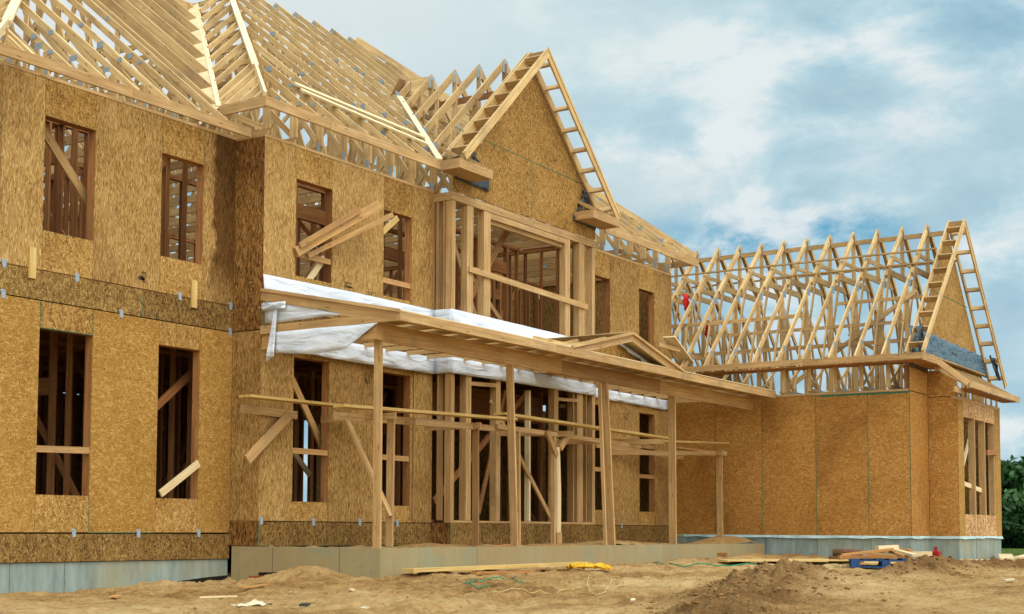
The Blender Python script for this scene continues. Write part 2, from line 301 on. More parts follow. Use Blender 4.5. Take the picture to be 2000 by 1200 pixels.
# ------------------------------------------------------------------ mesh helpers
OFF = {}
class MB:
    def __init__(s, jit=0.0008):
        s.v = []; s.f = []; s.uv = []; s.r = []; s.mi = []; s.jit = jit
    def hexa(s, pts, L=None, rnd=None, mi=0, uvs=None):
        """8 points: 0-3 start cap, 4-7 end cap (same winding)"""
        b = len(s.v); s.v += [tuple(p) for p in pts]
        r = random.random() if rnd is None else rnd
        fs = [(0, 3, 2, 1), (4, 5, 6, 7), (0, 1, 5, 4), (1, 2, 6, 5), (2, 3, 7, 6), (3, 0, 4, 7)]
        P = [Vector(p) for p in pts]
        ln = (P[4] - P[0]).length if L is None else L
        for i, f in enumerate(fs):
            s.f.append(tuple(b + k for k in f)); s.r.append(r); s.mi.append(mi)
            if i < 2:
                w = (P[1] - P[0]).length; h = (P[3] - P[0]).length
                s.uv += [(0, 0), (h * .2, 0), (h * .2, w), (0, w)]
            else:
                w = (P[f[1]] - P[f[0]]).length; o = i * 0.37 + r * 3
                s.uv += [(0, o), (0, o + w), (ln, o + w), (ln, o)]
    def box(s, x0, x1, y0, y1, z0, z1, rnd=None, axis=None, mi=0):
        j = [random.uniform(-s.jit, s.jit) for _ in range(6)]
        x0, x1, y0, y1, z0, z1 = x0 + j[0], x1 + j[1], y0 + j[2], y1 + j[3], z0 + j[4], z1 + j[5]
        d = (abs(x1 - x0), abs(y1 - y0), abs(z1 - z0))
        a = d.index(max(d)) if axis is None else axis
        if a == 0: p = [(x0, y0, z0), (x0, y0, z1), (x0, y1, z1), (x0, y1, z0), (x1, y0, z0), (x1, y0, z1), (x1, y1, z1), (x1, y1, z0)]
        elif a == 1: p = [(x0, y0, z0), (x1, y0, z0), (x1, y0, z1), (x0, y0, z1), (x0, y1, z0), (x1, y1, z0), (x1, y1, z1), (x0, y1, z1)]
        else: p = [(x0, y0, z0), (x0, y1, z0), (x1, y1, z0), (x1, y0, z0), (x0, y0, z1), (x0, y1, z1), (x1, y1, z1), (x1, y0, z1)]
        s.hexa(p, None, rnd, mi); return s
    def beam(s, a, b, w, d, up=(0, 0, 1), rnd=None, mi=0, anchor=0.0):
        """stick from a to b, thickness w across, depth d along up; anchor 0 centre, 1 = a/b on its top edge"""
        a = Vector(a); b = Vector(b); t = (b - a).normalized(); up = Vector(up)
        if abs(t.dot(up.normalized())) > 0.999: up = Vector((0, 1, 0))
        sd_ = t.cross(up).normalized(); u = sd_.cross(t).normalized()
        w += random.uniform(-1, 1) * s.jit * 2; d += random.uniform(-1, 1) * s.jit * 2
        o = u * (-d * 0.5 * anchor)
        c = [sd_ * (-w / 2) + u * (-d / 2), sd_ * (w / 2) + u * (-d / 2), sd_ * (w / 2) + u * (d / 2), sd_ * (-w / 2) + u * (d / 2)]
        s.hexa([a + o + k for k in c] + [b + o + k for k in c], (b - a).length, rnd, mi); return s
    def prism(s, poly, direction, rnd=None, mi=0):
        """extrude planar polygon (list of 3D pts) by direction"""
        b = len(s.v); n = len(poly); D = Vector(direction)
        s.v += [tuple(p) for p in poly] + [tuple(Vector(p) + D) for p in poly]
        r = random.random() if rnd is None else rnd
        fs = [tuple(range(b + n - 1, b - 1, -1)), tuple(range(b + n, b + 2 * n))]
        for i in range(n): k = (i + 1) % n; fs.append((b + i, b + k, b + n + k, b + n + i))
        for f in fs:
            s.f.append(f); s.r.append(r); s.mi.append(mi)
            for q in f: x = s.v[q]; s.uv.append((x[0] + x[1], x[2]))
        return s
    def quad(s, pts, rnd=None, mi=0):
        b = len(s.v); s.v += [tuple(p) for p in pts]; s.f.append(tuple(range(b, b + len(pts))))
        s.r.append(random.random() if rnd is None else rnd); s.mi.append(mi)
        for p in pts: s.uv.append((p[0] + p[1], p[2]))
        return s
    def grid(s, rows, rnd=0.5, mi=0):
        b = len(s.v); R = len(rows); C_ = len(rows[0])
        for r in rows: s.v += [tuple(p) for p in r]
        for i in range(R - 1):
            for j in range(C_ - 1):
                f = (b + i * C_ + j, b + i * C_ + j + 1, b + (i + 1) * C_ + j + 1, b + (i + 1) * C_ + j)
                s.f.append(f); s.r.append(rnd); s.mi.append(mi)
                for q in f: x = s.v[q]; s.uv.append((x[0] + x[1], x[2]))
        return s
    def tube(s, pts, r, n=8, rnd=0.5, mi=0, closed=True):
        P = [Vector(p) for p in pts]; rr = r if isinstance(r, (list, tuple)) else [r] * len(P)
        b = len(s.v); prev = None
        for i, p in enumerate(P):
            t = (P[min(i + 1, len(P) - 1)] - P[max(i - 1, 0)]).normalized()
            ref = Vector((0, 0, 1)) if abs(t.z) < 0.9 else Vector((1, 0, 0))
            if prev is not None: ref = prev
            a = (ref - t * ref.dot(t)).normalized(); prev = a; c = t.cross(a)
            for k in range(n):
                an = 2 * math.pi * k / n; s.v.append(tuple(p + (a * math.cos(an) + c * math.sin(an)) * rr[i]))
        for i in range(len(P) - 1):
            for k in range(n):
                k2 = (k + 1) % n
                f = (b + i * n + k, b + i * n + k2, b + (i + 1) * n + k2, b + (i + 1) * n + k)
                s.f.append(f); s.r.append(rnd); s.mi.append(mi); s.uv += [(i * .1, k * .02), (i * .1, k * .02 + .02), (i * .1 + .1, k * .02 + .02), (i * .1 + .1, k * .02)]
        if closed:
            for base, rev in ((b, True), (b + (len(P) - 1) * n, False)):
                f = tuple(range(base, base + n)); f = f[::-1] if rev else f
                s.f.append(f); s.r.append(rnd); s.mi.append(mi); s.uv += [(0, 0)] * n
        return s
    def build(s, name, mats, parent=None, label=None, smooth=False, bevel=0.0, solid=0.0):
        if not isinstance(mats, (list, tuple)): mats = [mats]
        o3 = Vector(OFF.get(parent.name, (0, 0, 0))) if parent else Vector((0, 0, 0))
        me = bpy.data.meshes.new(name)
        V = [tuple(Vector(v) - o3) for v in s.v]
        if parent is None:
            xs = [v[0] for v in V]; ys = [v[1] for v in V]; zs = [v[2] for v in V]
            L = Vector(((min(xs) + max(xs)) / 2, (min(ys) + max(ys)) / 2, min(zs)))
            V = [tuple(Vector(v) - L) for v in V]
        me.from_pydata(V, [], s.f)
        for m_ in mats: me.materials.append(m_)
        uvl = me.uv_layers.new(name='UVMap')
        uvl.data.foreach_set('uv', [c for u in s.uv for c in u])
        at = me.attributes.new('rnd', 'FLOAT', 'FACE'); at.data.foreach_set('value', s.r)
        me.polygons.foreach_set('material_index', s.mi)
        if smooth: me.polygons.foreach_set('use_smooth', [True] * len(me.polygons))
        me.update()
        ob = bpy.data.objects.new(name, me); COL.objects.link(ob)
        if parent is not None: ob.parent = parent; OFF[ob.name] = tuple(o3)
        else: ob.location = L; OFF[ob.name] = tuple(L)
        if label: ob['label'] = label
        if bevel:
            bv = ob.modifiers.new('bevel', 'BEVEL'); bv.width = bevel; bv.segments = 2; bv.limit_method = 'ANGLE'
        if solid:
            so = ob.modifiers.new('solid', 'SOLIDIFY'); so.thickness = solid; so.offset = 0
        return ob
def thing(name, label, cat, loc, group=None):
    o = bpy.data.objects.new(name, None); COL.objects.link(o); o.location = loc; o.empty_display_size = 0.3
    OFF[o.name] = tuple(loc); o['label'] = label; o['category'] = cat
    if group: o['group'] = group
    return o
def tag(o, label, cat, group=None):
    o['label'] = label; o['category'] = cat
    if group: o['group'] = group
    return o

# ------------------------------------------------------------------ ground
rs = np.random.RandomState(3)
TAB = rs.rand(512, 512)
def vnoise(x, y):
    xi = np.floor(x).astype(int); yi = np.floor(y).astype(int); fx = x - xi; fy = y - yi
    fx = fx * fx * (3 - 2 * fx); fy = fy * fy * (3 - 2 * fy)
    g = lambda i, j: TAB[i % 512, j % 512]
    return (g(xi, yi) * (1 - fx) + g(xi + 1, yi) * fx) * (1 - fy) + (g(xi, yi + 1) * (1 - fx) + g(xi + 1, yi + 1) * fx) * fy - 0.5
def fbm(x, y, o=4, g=0.5):
    r = 0; a = 1
    for i in range(o): r = r + a * vnoise(x * 2 ** i + 17.3 * i, y * 2 ** i + 5.1 * i); a *= g
    return r
sst = lambda a, b, x: (lambda t: t * t * (3 - 2 * t))(np.clip((x - a) / (b - a), 0, 1))
MOUNDS = [(15.4, 6.7, 1.0, .6, .08), (16.4, 6.9, 1.2, .6, .14), (17.8, 7.2, 1.1, .55, .15), (19.0, 7.3, .9, .45, .12), (14.0, 6.4, .8, .5, .02),
          (21.6, 6.6, 1.3, .45, .09), (23.4, 6.75, 1.3, .5, .17), (25.2, 6.6, 1.4, .45, .07), (27.2, 6.4, 1.4, .5, .02),
          (15.9, 13.7, .6, .6, .17), (16.6, 12.2, .6, .4, .06), (18.0, 11.9, .9, .4, .05), (25.5, 12.1, 1.4, .4, .10), (28.2, 12.1, 1.0, .4, .12), (29.6, 11.7, .9, .8, .10)]
def height(x, y):
    x = np.asarray(x, float); y = np.asarray(y, float)
    z = 0.31 + 0.24 * sst(11.5, 18.5, x) + 0.03 * sst(18, 30, x)
    z = z - 0.10 * sst(12.0, 7.0, y) * sst(26, 12, x)
    dist = np.hypot(x, y); z = z - 0.75 * sst(9.5, 3.0, dist)
    z = z - 0.10 * np.exp(-((x - 15.7) ** 2 / .5 + (y - 15.0) ** 2 / .35))
    mound = np.zeros_like(z)
    for mx, my, a, b, h in MOUNDS:
        g = np.exp(-((x - mx) / a) ** 2 - ((y - my) / b) ** 2); z = z + h * g
        if my < 8: mound = np.maximum(mound, g)
    near = sst(80, 40, dist)
    z = z + near * (0.05 * fbm(x * .9, y * .9, 3) + 0.035 * fbm(x * 2.6, y * 3.1, 3, .6))
    rid = 1 - np.abs(vnoise(x * 3.3 + 3, y * 4.6)) * 5
    rid2 = 1 - np.abs(vnoise(x * 7.7 + 9, y * 9.5)) * 5
    zone = .35 + .65 * sst(-.15, .25, fbm(x * .6 + 40, y * .8, 3))
    z = z - near * zone * (0.035 * np.clip(rid, 0, 1) ** 2 + 0.024 * np.clip(rid2, 0, 1) ** 2) + near * (.3 + zone) * 0.030 * fbm(x * 9, y * 11, 2, .8)
    z = z + near * mound * (0.20 * fbm(x * 3.8, y * 4.5, 3, .65) + 0.13 * np.abs(vnoise(x * 7.5, y * 8)) + .08 * np.abs(vnoise(x * 16, y * 17)))
    # small lumps everywhere are part of the sheet; wheel ruts running along the front of the house
    for yc, wd in ((9.7, .16), (8.3, .16), (10.6, .12)):
        yy = y - yc - 0.35 * np.sin(x * .33) - .1 * fbm(x * .5, y * 0, 2)
        z = z - 0.035 * near * np.exp(-(yy / wd) ** 2) * (1 + .6 * np.sin(x * 19)) + 0.02 * near * np.exp(-((np.abs(yy) - .28) / .1) ** 2)
    return z, mound
def axis(lo, hi, st, far):
    c = list(np.arange(lo, hi, st)); a = lo; d = st; L = []
    while a > -far: d *= 1.22; a -= d; L.append(a)
    b = c[-1]; d = st; R_ = []
    while b < far: d *= 1.22; b += d; R_.append(b)
    return np.array(L[::-1] + c + R_)
gx = axis(8.5, 33.0, 0.048, 1500); gy = axis(4.4, 15.6, 0.042, 1500)
GX, GY = np.meshgrid(gx, gy, indexing='ij'); GZ, GM = height(GX, GY)
nx, ny = GX.shape
me = bpy.data.meshes.new('ground')
vs = np.stack([GX, GY, GZ], -1).reshape(-1, 3)
idx = np.arange(nx * ny).reshape(nx, ny)
fc = np.stack([idx[:-1, :-1], idx[1:, :-1], idx[1:, 1:], idx[:-1, 1:]], -1).reshape(-1, 4)
me.vertices.add(len(vs)); me.vertices.foreach_set('co', vs.ravel())
me.loops.add(fc.size); me.loops.foreach_set('vertex_index', fc.ravel().astype(np.int32))
me.polygons.add(len(fc)); me.polygons.foreach_set('loop_start', np.arange(0, fc.size, 4, dtype=np.int32)); me.polygons.foreach_set('loop_total', np.full(len(fc), 4, dtype=np.int32))
me.polygons.foreach_set('use_smooth', np.ones(len(fc), bool))
me.update(calc_edges=True)
at = me.attributes.new('mound', 'FLOAT', 'POINT'); at.data.foreach_set('value', np.clip(GM * 1.6, 0, 1).ravel().astype(np.float32))
gr = sst(36, 42, GX + 2.5 * fbm(GX * .3, GY * .3, 3)) ; gr = np.maximum(gr, sst(60, 75, np.hypot(GX, GY)))
at = me.attributes.new('grass', 'FLOAT', 'POINT'); at.data.foreach_set('value', gr.ravel().astype(np.float32))
me.materials.append(DIRT)
g_ob = bpy.data.objects.new('ground', me); COL.objects.link(g_ob); g_ob['kind'] = 'structure'
def gz(x, y): return float(height(np.array([x]), np.array([y]))[0][0])

# clods on the heaps: stuff
cb = MB(0)
ico = []
_p = (1 + 5 ** .5) / 2
for q in ((-1, _p, 0), (1, _p, 0), (-1, -_p, 0), (1, -_p, 0), (0, -1, _p), (0, 1, _p), (0, -1, -_p), (0, 1, -_p), (_p, 0, -1), (_p, 0, 1), (-_p, 0, -1), (-_p, 0, 1)): ico.append(Vector(q).normalized())
icf = [(0, 11, 5), (0, 5, 1), (0, 1, 7), (0, 7, 10), (0, 10, 11), (1, 5, 9), (5, 11, 4), (11, 10, 2), (10, 7, 6), (7, 1, 8), (3, 9, 4), (3, 4, 2), (3, 2, 6), (3, 6, 8), (3, 8, 9), (4, 9, 5), (2, 4, 11), (6, 2, 10), (8, 6, 7), (9, 8, 1)]
spots = []
for mx, my, a, b, h in MOUNDS[:9]:
    for k in range(200): spots.append((mx + random.gauss(0, a * .7), my + random.gauss(0, b * .8), 1.0))
for k in range(900): spots.append((random.uniform(9.5, 30), random.uniform(4.5, 12.0), .5))
for x, y, f in spots:
    s_ = f * .010 * random.paretovariate(1.7); s_ = min(s_, .035 * f); z = gz(x, y) + s_ * .15; b0 = len(cb.v)
    sc = (random.uniform(.7, 1.4), random.uniform(.7, 1.4), random.uniform(.45, .8))
    for q in ico:
        k = s_ * random.uniform(.7, 1.15); cb.v.append((x + q.x * k * sc[0], y + q.y * k * sc[1], z + q.z * k * sc[2]))
    for f_ in icf: cb.f.append(tuple(b0 + i for i in f_)); cb.r.append(.5); cb.mi.append(0); cb.uv += [(0, 0)] * 3
m, N = newmat('clod_soil'); oc = N.n('ShaderNodeTexCoord').outputs['Object']; nn = N.noise(oc, 3, 6, .7)
finish(N, N.ramp(nn, [(0.3, lin(108, 78, 44)), (0.7, lin(156, 120, 76))]), 0.95, nn, .5, .02, .1)
o = cb.build('soil_clods', m, smooth=True); o['kind'] = 'stuff'; o['label'] = 'loose brown clods scattered over the earth heaps'

# ------------------------------------------------------------------ HOUSE
Y1, Y2, Y3 = 15.40, 14.80, 14.39
XL, X0, XP, XQ, XR = 11.60, 15.98, 20.47, 25.66, 30.10
YB = 26.2
house = thing('timber_frame_house', 'tall two-storey unfinished house of brown strand board with open roof trusses, behind the porch', 'house', (XL, Y1, 0.3))
T = 0.012
def pX(x0, x1, z0, z1, Y, mat, name='wall_panel', par=house, g=0.003, out=-1):
    """panel in plane Y facing -Y (outer face at Y)"""
    b = MB(0.0004); b.box(x0 + g, x1 - g, Y, Y + T, z0 + g, z1 - g); return b.build(name, mat, par)
def pY(y0, y1, z0, z1, X, mat, name='wall_panel', par=house, g=0.003):
    b = MB(0.0004); b.box(X, X + T, y0 + g, y1 - g, z0 + g, z1 - g); return b.build(name, mat, par)
def facade(xs, z0, z1, Y, wins, mat, hmat=None, par=house):
    """xs: seams; wins {index: (zb, zt)}"""
    for i in range(len(xs) - 1):
        a, b = xs[i], xs[i + 1]
        if i in wins:
            zb, zt = wins[i]
            if zb > z0 + .05: pX(a, b, z0, zb, Y, hmat or mat, par=par)
            if zt < z1 - .05: pX(a, b, zt, z1, Y, hmat or mat, par=par)
        else: pX(a, b, z0, z1, Y, mat, par=par)
def framing(x0, x1, z0, z1, Y, wins, par=house, mat=WOODI, plates=True, sp=0.41, dep=0.14, name='wall_studs'):
    """studs, plates, headers behind the sheathing; openings framed separately"""
    y0, y1 = Y + T + .002, Y + T + dep
    b = MB()
    if plates:
        b.box(x0, x1, y0, y1, z0 + .001, z0 + .038); b.box(x0, x1, y0, y1, z1 - .078, z1 - .04); b.box(x0, x1, y0, y1, z1 - .038, z1)
    x = x0 + .02
    while x < x1 - .03:
        if not any(a - .06 < x < c + .06 for a, c, _, _ in wins): b.box(x - .019, x + .019, y0, y1, z0 + .04, z1 - .08)
        x += sp
    b.build(name, mat, par)
    for a, c, zb, zt in wins:
        f = MB()
        for xx in (a - .02, c + .02, a - .06, c + .06): f.box(xx - .019, xx + .019, y0, y1, z0 + .04, z1 - .08)
        f.box(a, c, y0 - .001, y1, zb - .04, zb); f.box(a, c, y0 - .001, y1, zb - .08, zb - .042)
        f.box(a, c, y0, y1, zt, zt + .04); f.box(a, c, y0 + .01, y0 + .05, zt + .04, zt + .28); f.box(a, c, y1 - .05, y1 - .01, zt + .04, zt + .28)
        xx = a + .3
        while xx < c - .1: f.box(xx - .019, xx + .019, y0, y1, z0 + .04, zb - .08); xx += .41
        f.build('window_frame', mat, par)

# left section
xs1u = [XL, 12.29, 13.17, 14.43, 15.29, X0 - .001]
facade(xs1u, 4.655, 7.29, Y1, {1: (5.20, 6.77), 3: (5.20, 6.74)}, OSB_S, OSB_H)
xs1l = [XL, 12.29, 13.20, 14.44, 15.28, X0 - .001]
facade(xs1l, 1.125, 4.235, Y1, {1: (1.63, 3.87), 3: (1.63, 3.88)}, OSB_W, OSB_H)
pX(XL, 14.11, 4.245, 4.645, Y1, OSB_R, 'rim_panel'); pX(14.11, X0, 4.245, 4.645, Y1, OSB_R, 'rim_panel')
pX(XL, 13.46, .725, 1.105, Y1, OSB_R, 'rim_panel'); pX(13.46, X0, .725, 1.105, Y1, OSB_R, 'rim_panel')
W1U = [(12.29, 13.17, 5.20, 6.77), (14.43, 15.29, 5.20, 6.74)]; W1L = [(12.29, 13.20, 1.63, 3.87), (14.44, 15.28, 1.63, 3.88)]
framing(XL + .02, X0 + .1, 4.64, 7.33, Y1, W1U); framing(XL + .02, X0 + .1, 1.13, 4.22, Y1, W1L)
# inner corner side wall, facing -X
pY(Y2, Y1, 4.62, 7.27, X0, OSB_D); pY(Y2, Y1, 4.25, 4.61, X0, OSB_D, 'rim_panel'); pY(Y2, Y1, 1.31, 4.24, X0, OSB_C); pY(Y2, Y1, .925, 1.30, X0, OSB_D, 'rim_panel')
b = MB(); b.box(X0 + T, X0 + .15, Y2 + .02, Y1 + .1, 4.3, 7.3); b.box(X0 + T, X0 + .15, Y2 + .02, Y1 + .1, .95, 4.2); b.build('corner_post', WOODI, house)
# edge paint lines
b = MB(0); b.box(X0 - .004, X0 + .006, Y2 - .006, Y2 - .001, 4.62, 7.25); b.build('edge_mark', REDE, house)
for q in ((X0 - .004, X0 + .008, Y2 - .006, Y2 - .001, 4.25, 4.6), (X0 - .003, X0 + .01, Y2 - .006, Y2 - .001, .93, 1.28), (13.192, 13.203, Y1 - .003, Y1, 3.87, 4.23), (12.285, 12.296, Y1 - .003, Y1, 3.87, 4.23),
          (14.105, 14.115, Y1 - .003, Y1, 4.25, 4.64), (12.29, 13.2, Y1 - .003, Y1, 3.866, 3.876), (XP - .004, XP + .008, Y3 - .006, Y3 - .001, .93, 1.3), (13.19, 14.4, Y1 - .003, Y1, 1.118, 1.127), (13.194, 13.202, Y1 - .003, Y1, 1.13, 1.62)):
    b = MB(0); b.box(*q); b.build('edge_mark', GREEN, house)
# middle section left of the portal
facade([X0, 16.74, 17.60, 19.01, 19.81, XP], 1.31, 3.99, Y2, {1: (1.62, 3.90), 3: (1.60, 3.88)}, OSB_C, OSB_H)
pX(X0, 18.2, 3.99, 4.62, Y2, OSB_R, 'rim_panel'); pX(18.2, XP, 3.99, 4.62, Y2, OSB_R, 'rim_panel')
facade([X0, 16.74, 17.63, 19.01, 19.81, XP], 4.63, 7.27, Y2, {1: (5.20, 6.75), 3: (5.20, 6.69)}, OSB_C, OSB_H)
pX(X0, 18.05, .925, 1.30, Y2, OSB_R, 'rim_panel'); pX(18.05, XP, .925, 1.30, Y2, OSB_R, 'rim_panel')
W2L = [(16.74, 17.60, 1.62, 3.90), (19.01, 19.81, 1.60, 3.88)]; W2U = [(16.74, 17.63, 5.20, 6.75), (19.01, 19.81, 5.20, 6.69)]
framing(X0 + .15, XP + .1, 1.33, 4.1, Y2, W2L); framing(X0 + .15, XP + .1, 4.62, 7.31, Y2, W2U)
# right section
facade([XQ, 26.30, 27.08, 28.45, 29.20, XR], 1.31, 4.23, Y2, {1: (1.63, 3.88), 3: (1.62, 3.85)}, OSB_C, OSB_H)
facade([XQ, 26.30, 27.08, 28.45, 29.20, XR], 4.63, 7.22, Y2, {1: (5.0, 6.68), 3: (5.0, 6.68)}, OSB_C, OSB_H)
pX(XQ, 28.3, 4.24, 4.62, Y2, OSB_R, 'rim_panel'); pX(28.3, XR, 4.24, 4.62, Y2, OSB_R, 'rim_panel')
pX(XQ, 28.0, .925, 1.30, Y2, OSB_R, 'rim_panel'); pX(28.0, XR, .925, 1.30, Y2, OSB_R, 'rim_panel')
W3L = [(26.30, 27.08, 1.63, 3.88), (28.45, 29.20, 1.62, 3.85)]; W3U = [(26.30, 27.08, 5.0, 6.68), (28.45, 29.20, 5.0, 6.68)]
framing(XQ + .1, XR, 1.33, 4.2, Y2, W3L); framing(XQ + .1, XR, 4.62, 7.26, Y2, W3U)
# side wall over the wing roof
for (a, c) in ((Y2, 16.02), (16.02, 17.24), (17.24, 18.46), (18.46, 19.68), (19.68, 22.1), (22.1, YB)):
    pY(a + .014, c, 4.6, 7.30, XR - .013, OSB_C)
for (a, c) in ((Y2, 18.46), (18.46, 22.1), (22.1, YB)):
    pY(a + .3, c, .93, 4.59, XR + .3, OSB_C)
# back, left and far walls (closed box with a few openings)
for (a, c) in ((XL, 13.2), (13.2, 15.6), (16.6, 18.4), (19.4, 21.0), (22.2, 24.4), (24.4, 26.8), (26.8, 28.9), (29.55, XR)):
    for z0, z1 in ((.93, 4.3), (4.31, 7.25)): pX(a, c, z0, z1, YB, OSB_R)
for (a, c) in ((15.6, 16.6), (18.4, 19.4), (21.0, 22.2)):
    pX(a, c, .93, 4.3, YB, OSB_R); pX(a, c, 4.31, 7.25, YB, OSB_R)
pX(28.9, 29.55, .93, 1.25, YB, OSB_R); pX(28.9, 29.55, 3.1, 7.25, YB, OSB_R)
for (a, c) in ((Y1 + .014, 17.8), (18.8, 21.4), (22.4, YB)):
    pY(a, c, .73, 4.3, XL, OSB_C); pY(a, c, 4.31, 7.3, XL, OSB_C)
# floors
b = MB(0); b.box(XL + .02, XR - .02, Y1 + .16, YB - .02, 1.02, 1.10); b.box(X0 + .16, XR - .02, Y2 + .16, Y1 + .155, 1.02, 1.10); b.box(XP + .1, XQ - .1, Y3 + .15, Y2 + .155, 1.18, 1.31); b.build('ground_floor', OSB_R, house)
b = MB(0); b.box(XL + .02, XR - .02, Y1 + .16, YB - .02, 4.56, 4.59); b.box(X0 + .16, XR - .02, Y2 + .16, Y1 + .155, 4.56, 4.59); b.box(XP + .1, XQ - .1, Y3 + .15, Y2 + .155, 4.56, 4.59); b.build('upper_floor', OSB_R, house)
b = MB()
x = XL + .3
while x < XR: b.box(x - .02, x + .02, (Y1 if x < X0 + .1 else Y2) + .17, YB - .1, 4.26, 4.55); x += .405
b.build('floor_joists', WOODI, house)
# interior partitions
def part_wall(p, q, z0, z1, doors=(), mat=None, sp=.41, braces=0):
    mat = mat or WOODI
    p = Vector(p); q = Vector(q); L = (q - p).length; t = (q - p) / L; b = MB(.002)
    def seg(a, c, za, zb):
        P = p + t * a; Q = p + t * c; mid = (za + zb) / 2
        b.beam((P.x, P.y, mid), (Q.x, Q.y, mid), .089, zb - za)
    seg(0, L, z1 - .08, z1 - .04); seg(0, L, z1 - .038, z1); seg(0, L, z0, z0 + .038)
    d = .02
    while d < L:
        if not any(a < d < c for a, c in doors):
            P = p + t * d; b.beam((P.x, P.y, z0 + .04), (P.x, P.y, z1 - .08), .038, .089, up=(-t.y, t.x, 0))
        d += sp
    for a, c in doors:
        seg(a, c, z0 + 2.05, z0 + 2.3)
        for e in (a, c): P = p + t * e; b.beam((P.x, P.y, z0 + .04), (P.x, P.y, z1 - .08), .07, .089, up=(-t.y, t.x, 0))
    for k in range(braces):
        a = L * (.15 + .5 * k); P = p + t * a; Q = p + t * min(L, a + 2.2); n_ = Vector((-t.y, t.x)) * -.07
        b.beam((P.x + n_.x, P.y + n_.y, z0 + .2), (Q.x + n_.x, Q.y + n_.y, z1 - .2), .04, .09)
    b.build('interior_stud_wall', mat, house)
part_wall((13.3, 16.9), (15.8, 16.9), 4.60, 7.30, ((1.5, 2.1),), sp=.24, braces=1)
part_wall((17.6, 16.4), (20.2, 16.4), 4.60, 7.30, ((.9, 1.7),), sp=.33, braces=1)
part_wall((22.0, 16.3), (25.8, 16.3), 4.60, 7.30, ((2.2, 3.2),), sp=.4, braces=1)
for z0, z1 in ((1.11, 4.24), (4.60, 7.30)):
    up_ = z0 > 3
    part_wall((XL + .2, 18.6), (15.8, 18.6), z0, z1, ((1.2, 2.1),), braces=1)
    part_wall((15.9, 15.6 if up_ else 16.2), (15.9, 20.5), z0, z1, ((1.3, 2.2),), braces=1)
    part_wall((13.75, Y1 + .3), (13.75, 18.5), z0, z1, ((1.2, 2.0),), braces=1)
    part_wall((XL + .2, 21.6), (24.0, 21.6), z0, z1, ((2.2, 3.2), (7.5, 8.6)), braces=2)
    part_wall((16.0, 17.9), (20.2, 17.9), z0, z1, ((2.8, 3.8),), braces=1)
    part_wall((20.3, 15.0), (20.3, 19.8), z0, z1, ((1.5, 2.5),), braces=1)
    part_wall((20.4, 17.4 if up_ else 18.2), (25.8, 17.4 if up_ else 18.2), z0, z1, ((1.8, 3.4),), braces=1)
    part_wall((25.9, 15.0), (25.9, 21.5), z0, z1, ((2.5, 3.5),), braces=1)
    part_wall((26.0, 18.3), (29.9, 18.3), z0, z1, ((1.0, 2.0),), braces=1)
    part_wall((18.2, 21.7), (18.2, 26.0), z0, z1, ((1.0, 2.0),))
    part_wall((23.0, 21.7), (23.0, 26.0), z0, z1, ((1.0, 2.0),))
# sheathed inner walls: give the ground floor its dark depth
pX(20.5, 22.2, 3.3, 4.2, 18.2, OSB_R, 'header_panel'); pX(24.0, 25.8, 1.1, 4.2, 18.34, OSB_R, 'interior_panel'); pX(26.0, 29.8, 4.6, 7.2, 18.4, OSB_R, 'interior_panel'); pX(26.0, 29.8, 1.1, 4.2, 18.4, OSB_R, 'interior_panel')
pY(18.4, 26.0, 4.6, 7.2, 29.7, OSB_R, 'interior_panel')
# wide red-brown inner header seen over the portal opening
b = MB(); b.box(20.6, 25.5, 15.6, 15.64, 3.42, 3.98, rnd=.02); b.build('inner_header', WOODI, house)

# window braces and studs crossing the openings
def stick(name, mat, par, *args, w=.038, d=.089, up=(0, 0, 1), label=None, rnd=None, bev=0.0):
    b = MB(); b.beam(args[0], args[1], w, d, up, rnd); return b.build(name, mat, par, label)
stick('window_brace', WOODB, house, (12.27, Y1 + .03, 2.24), (13.2, Y1 + .03, 2.26), rnd=.4)
stick('window_brace', WOOD, house, (12.3, Y1 + .32, 6.9), (13.4, Y1 + .32, 5.75), d=.14, rnd=.6)
stick('window_brace', WOODI, house, (13.6, Y1 + .5, 2.0), (15.6, Y1 + .5, 3.6), d=.12, rnd=.3)
stick('window_brace', WOODB, house, (16.73, Y2 + .03, 2.42), (17.6, Y2 + .03, 2.42), rnd=.5)
stick('window_brace', WOODB, house, (19.0, Y2 + .03, 2.42), (19.8, Y2 + .03, 2.42), rnd=.5)
stick('window_brace', WOODB, house, (16.73, Y2 + .03, 5.55), (17.62, Y2 + .03, 5.55), rnd=.5)
stick('window_brace', WOODB, house, (19.0, Y2 + .03, 5.47), (19.8, Y2 + .03, 5.47), rnd=.5)
stick('window_brace', WOODB, house, (26.3, Y2 + .03, 2.5), (27.08, Y2 + .03, 2.5), rnd=.7)
stick('window_brace', WOODB, house, (28.45, Y2 + .03, 2.42), (29.2, Y2 + .03, 2.42), rnd=.3)
stick('window_brace', WOODB, house, (28.45, Y2 + .03, 3.1), (29.2, Y2 + .03, 3.1), rnd=.3)
stick('window_brace', WOODB, house, (26.3, Y2 + .03, 5.33), (27.08, Y2 + .03, 5.33), rnd=.7)
stick('window_brace', WOODB, house, (16.7, Y2 + .25, 3.95), (18.0, Y2 + .25, 2.2), d=.12, rnd=.6)
stick('window_brace', WOODP, house, (16.9, Y2 + .9, 3.2), (18.2, Y2 + .9, 2.1), d=.09, rnd=.6)

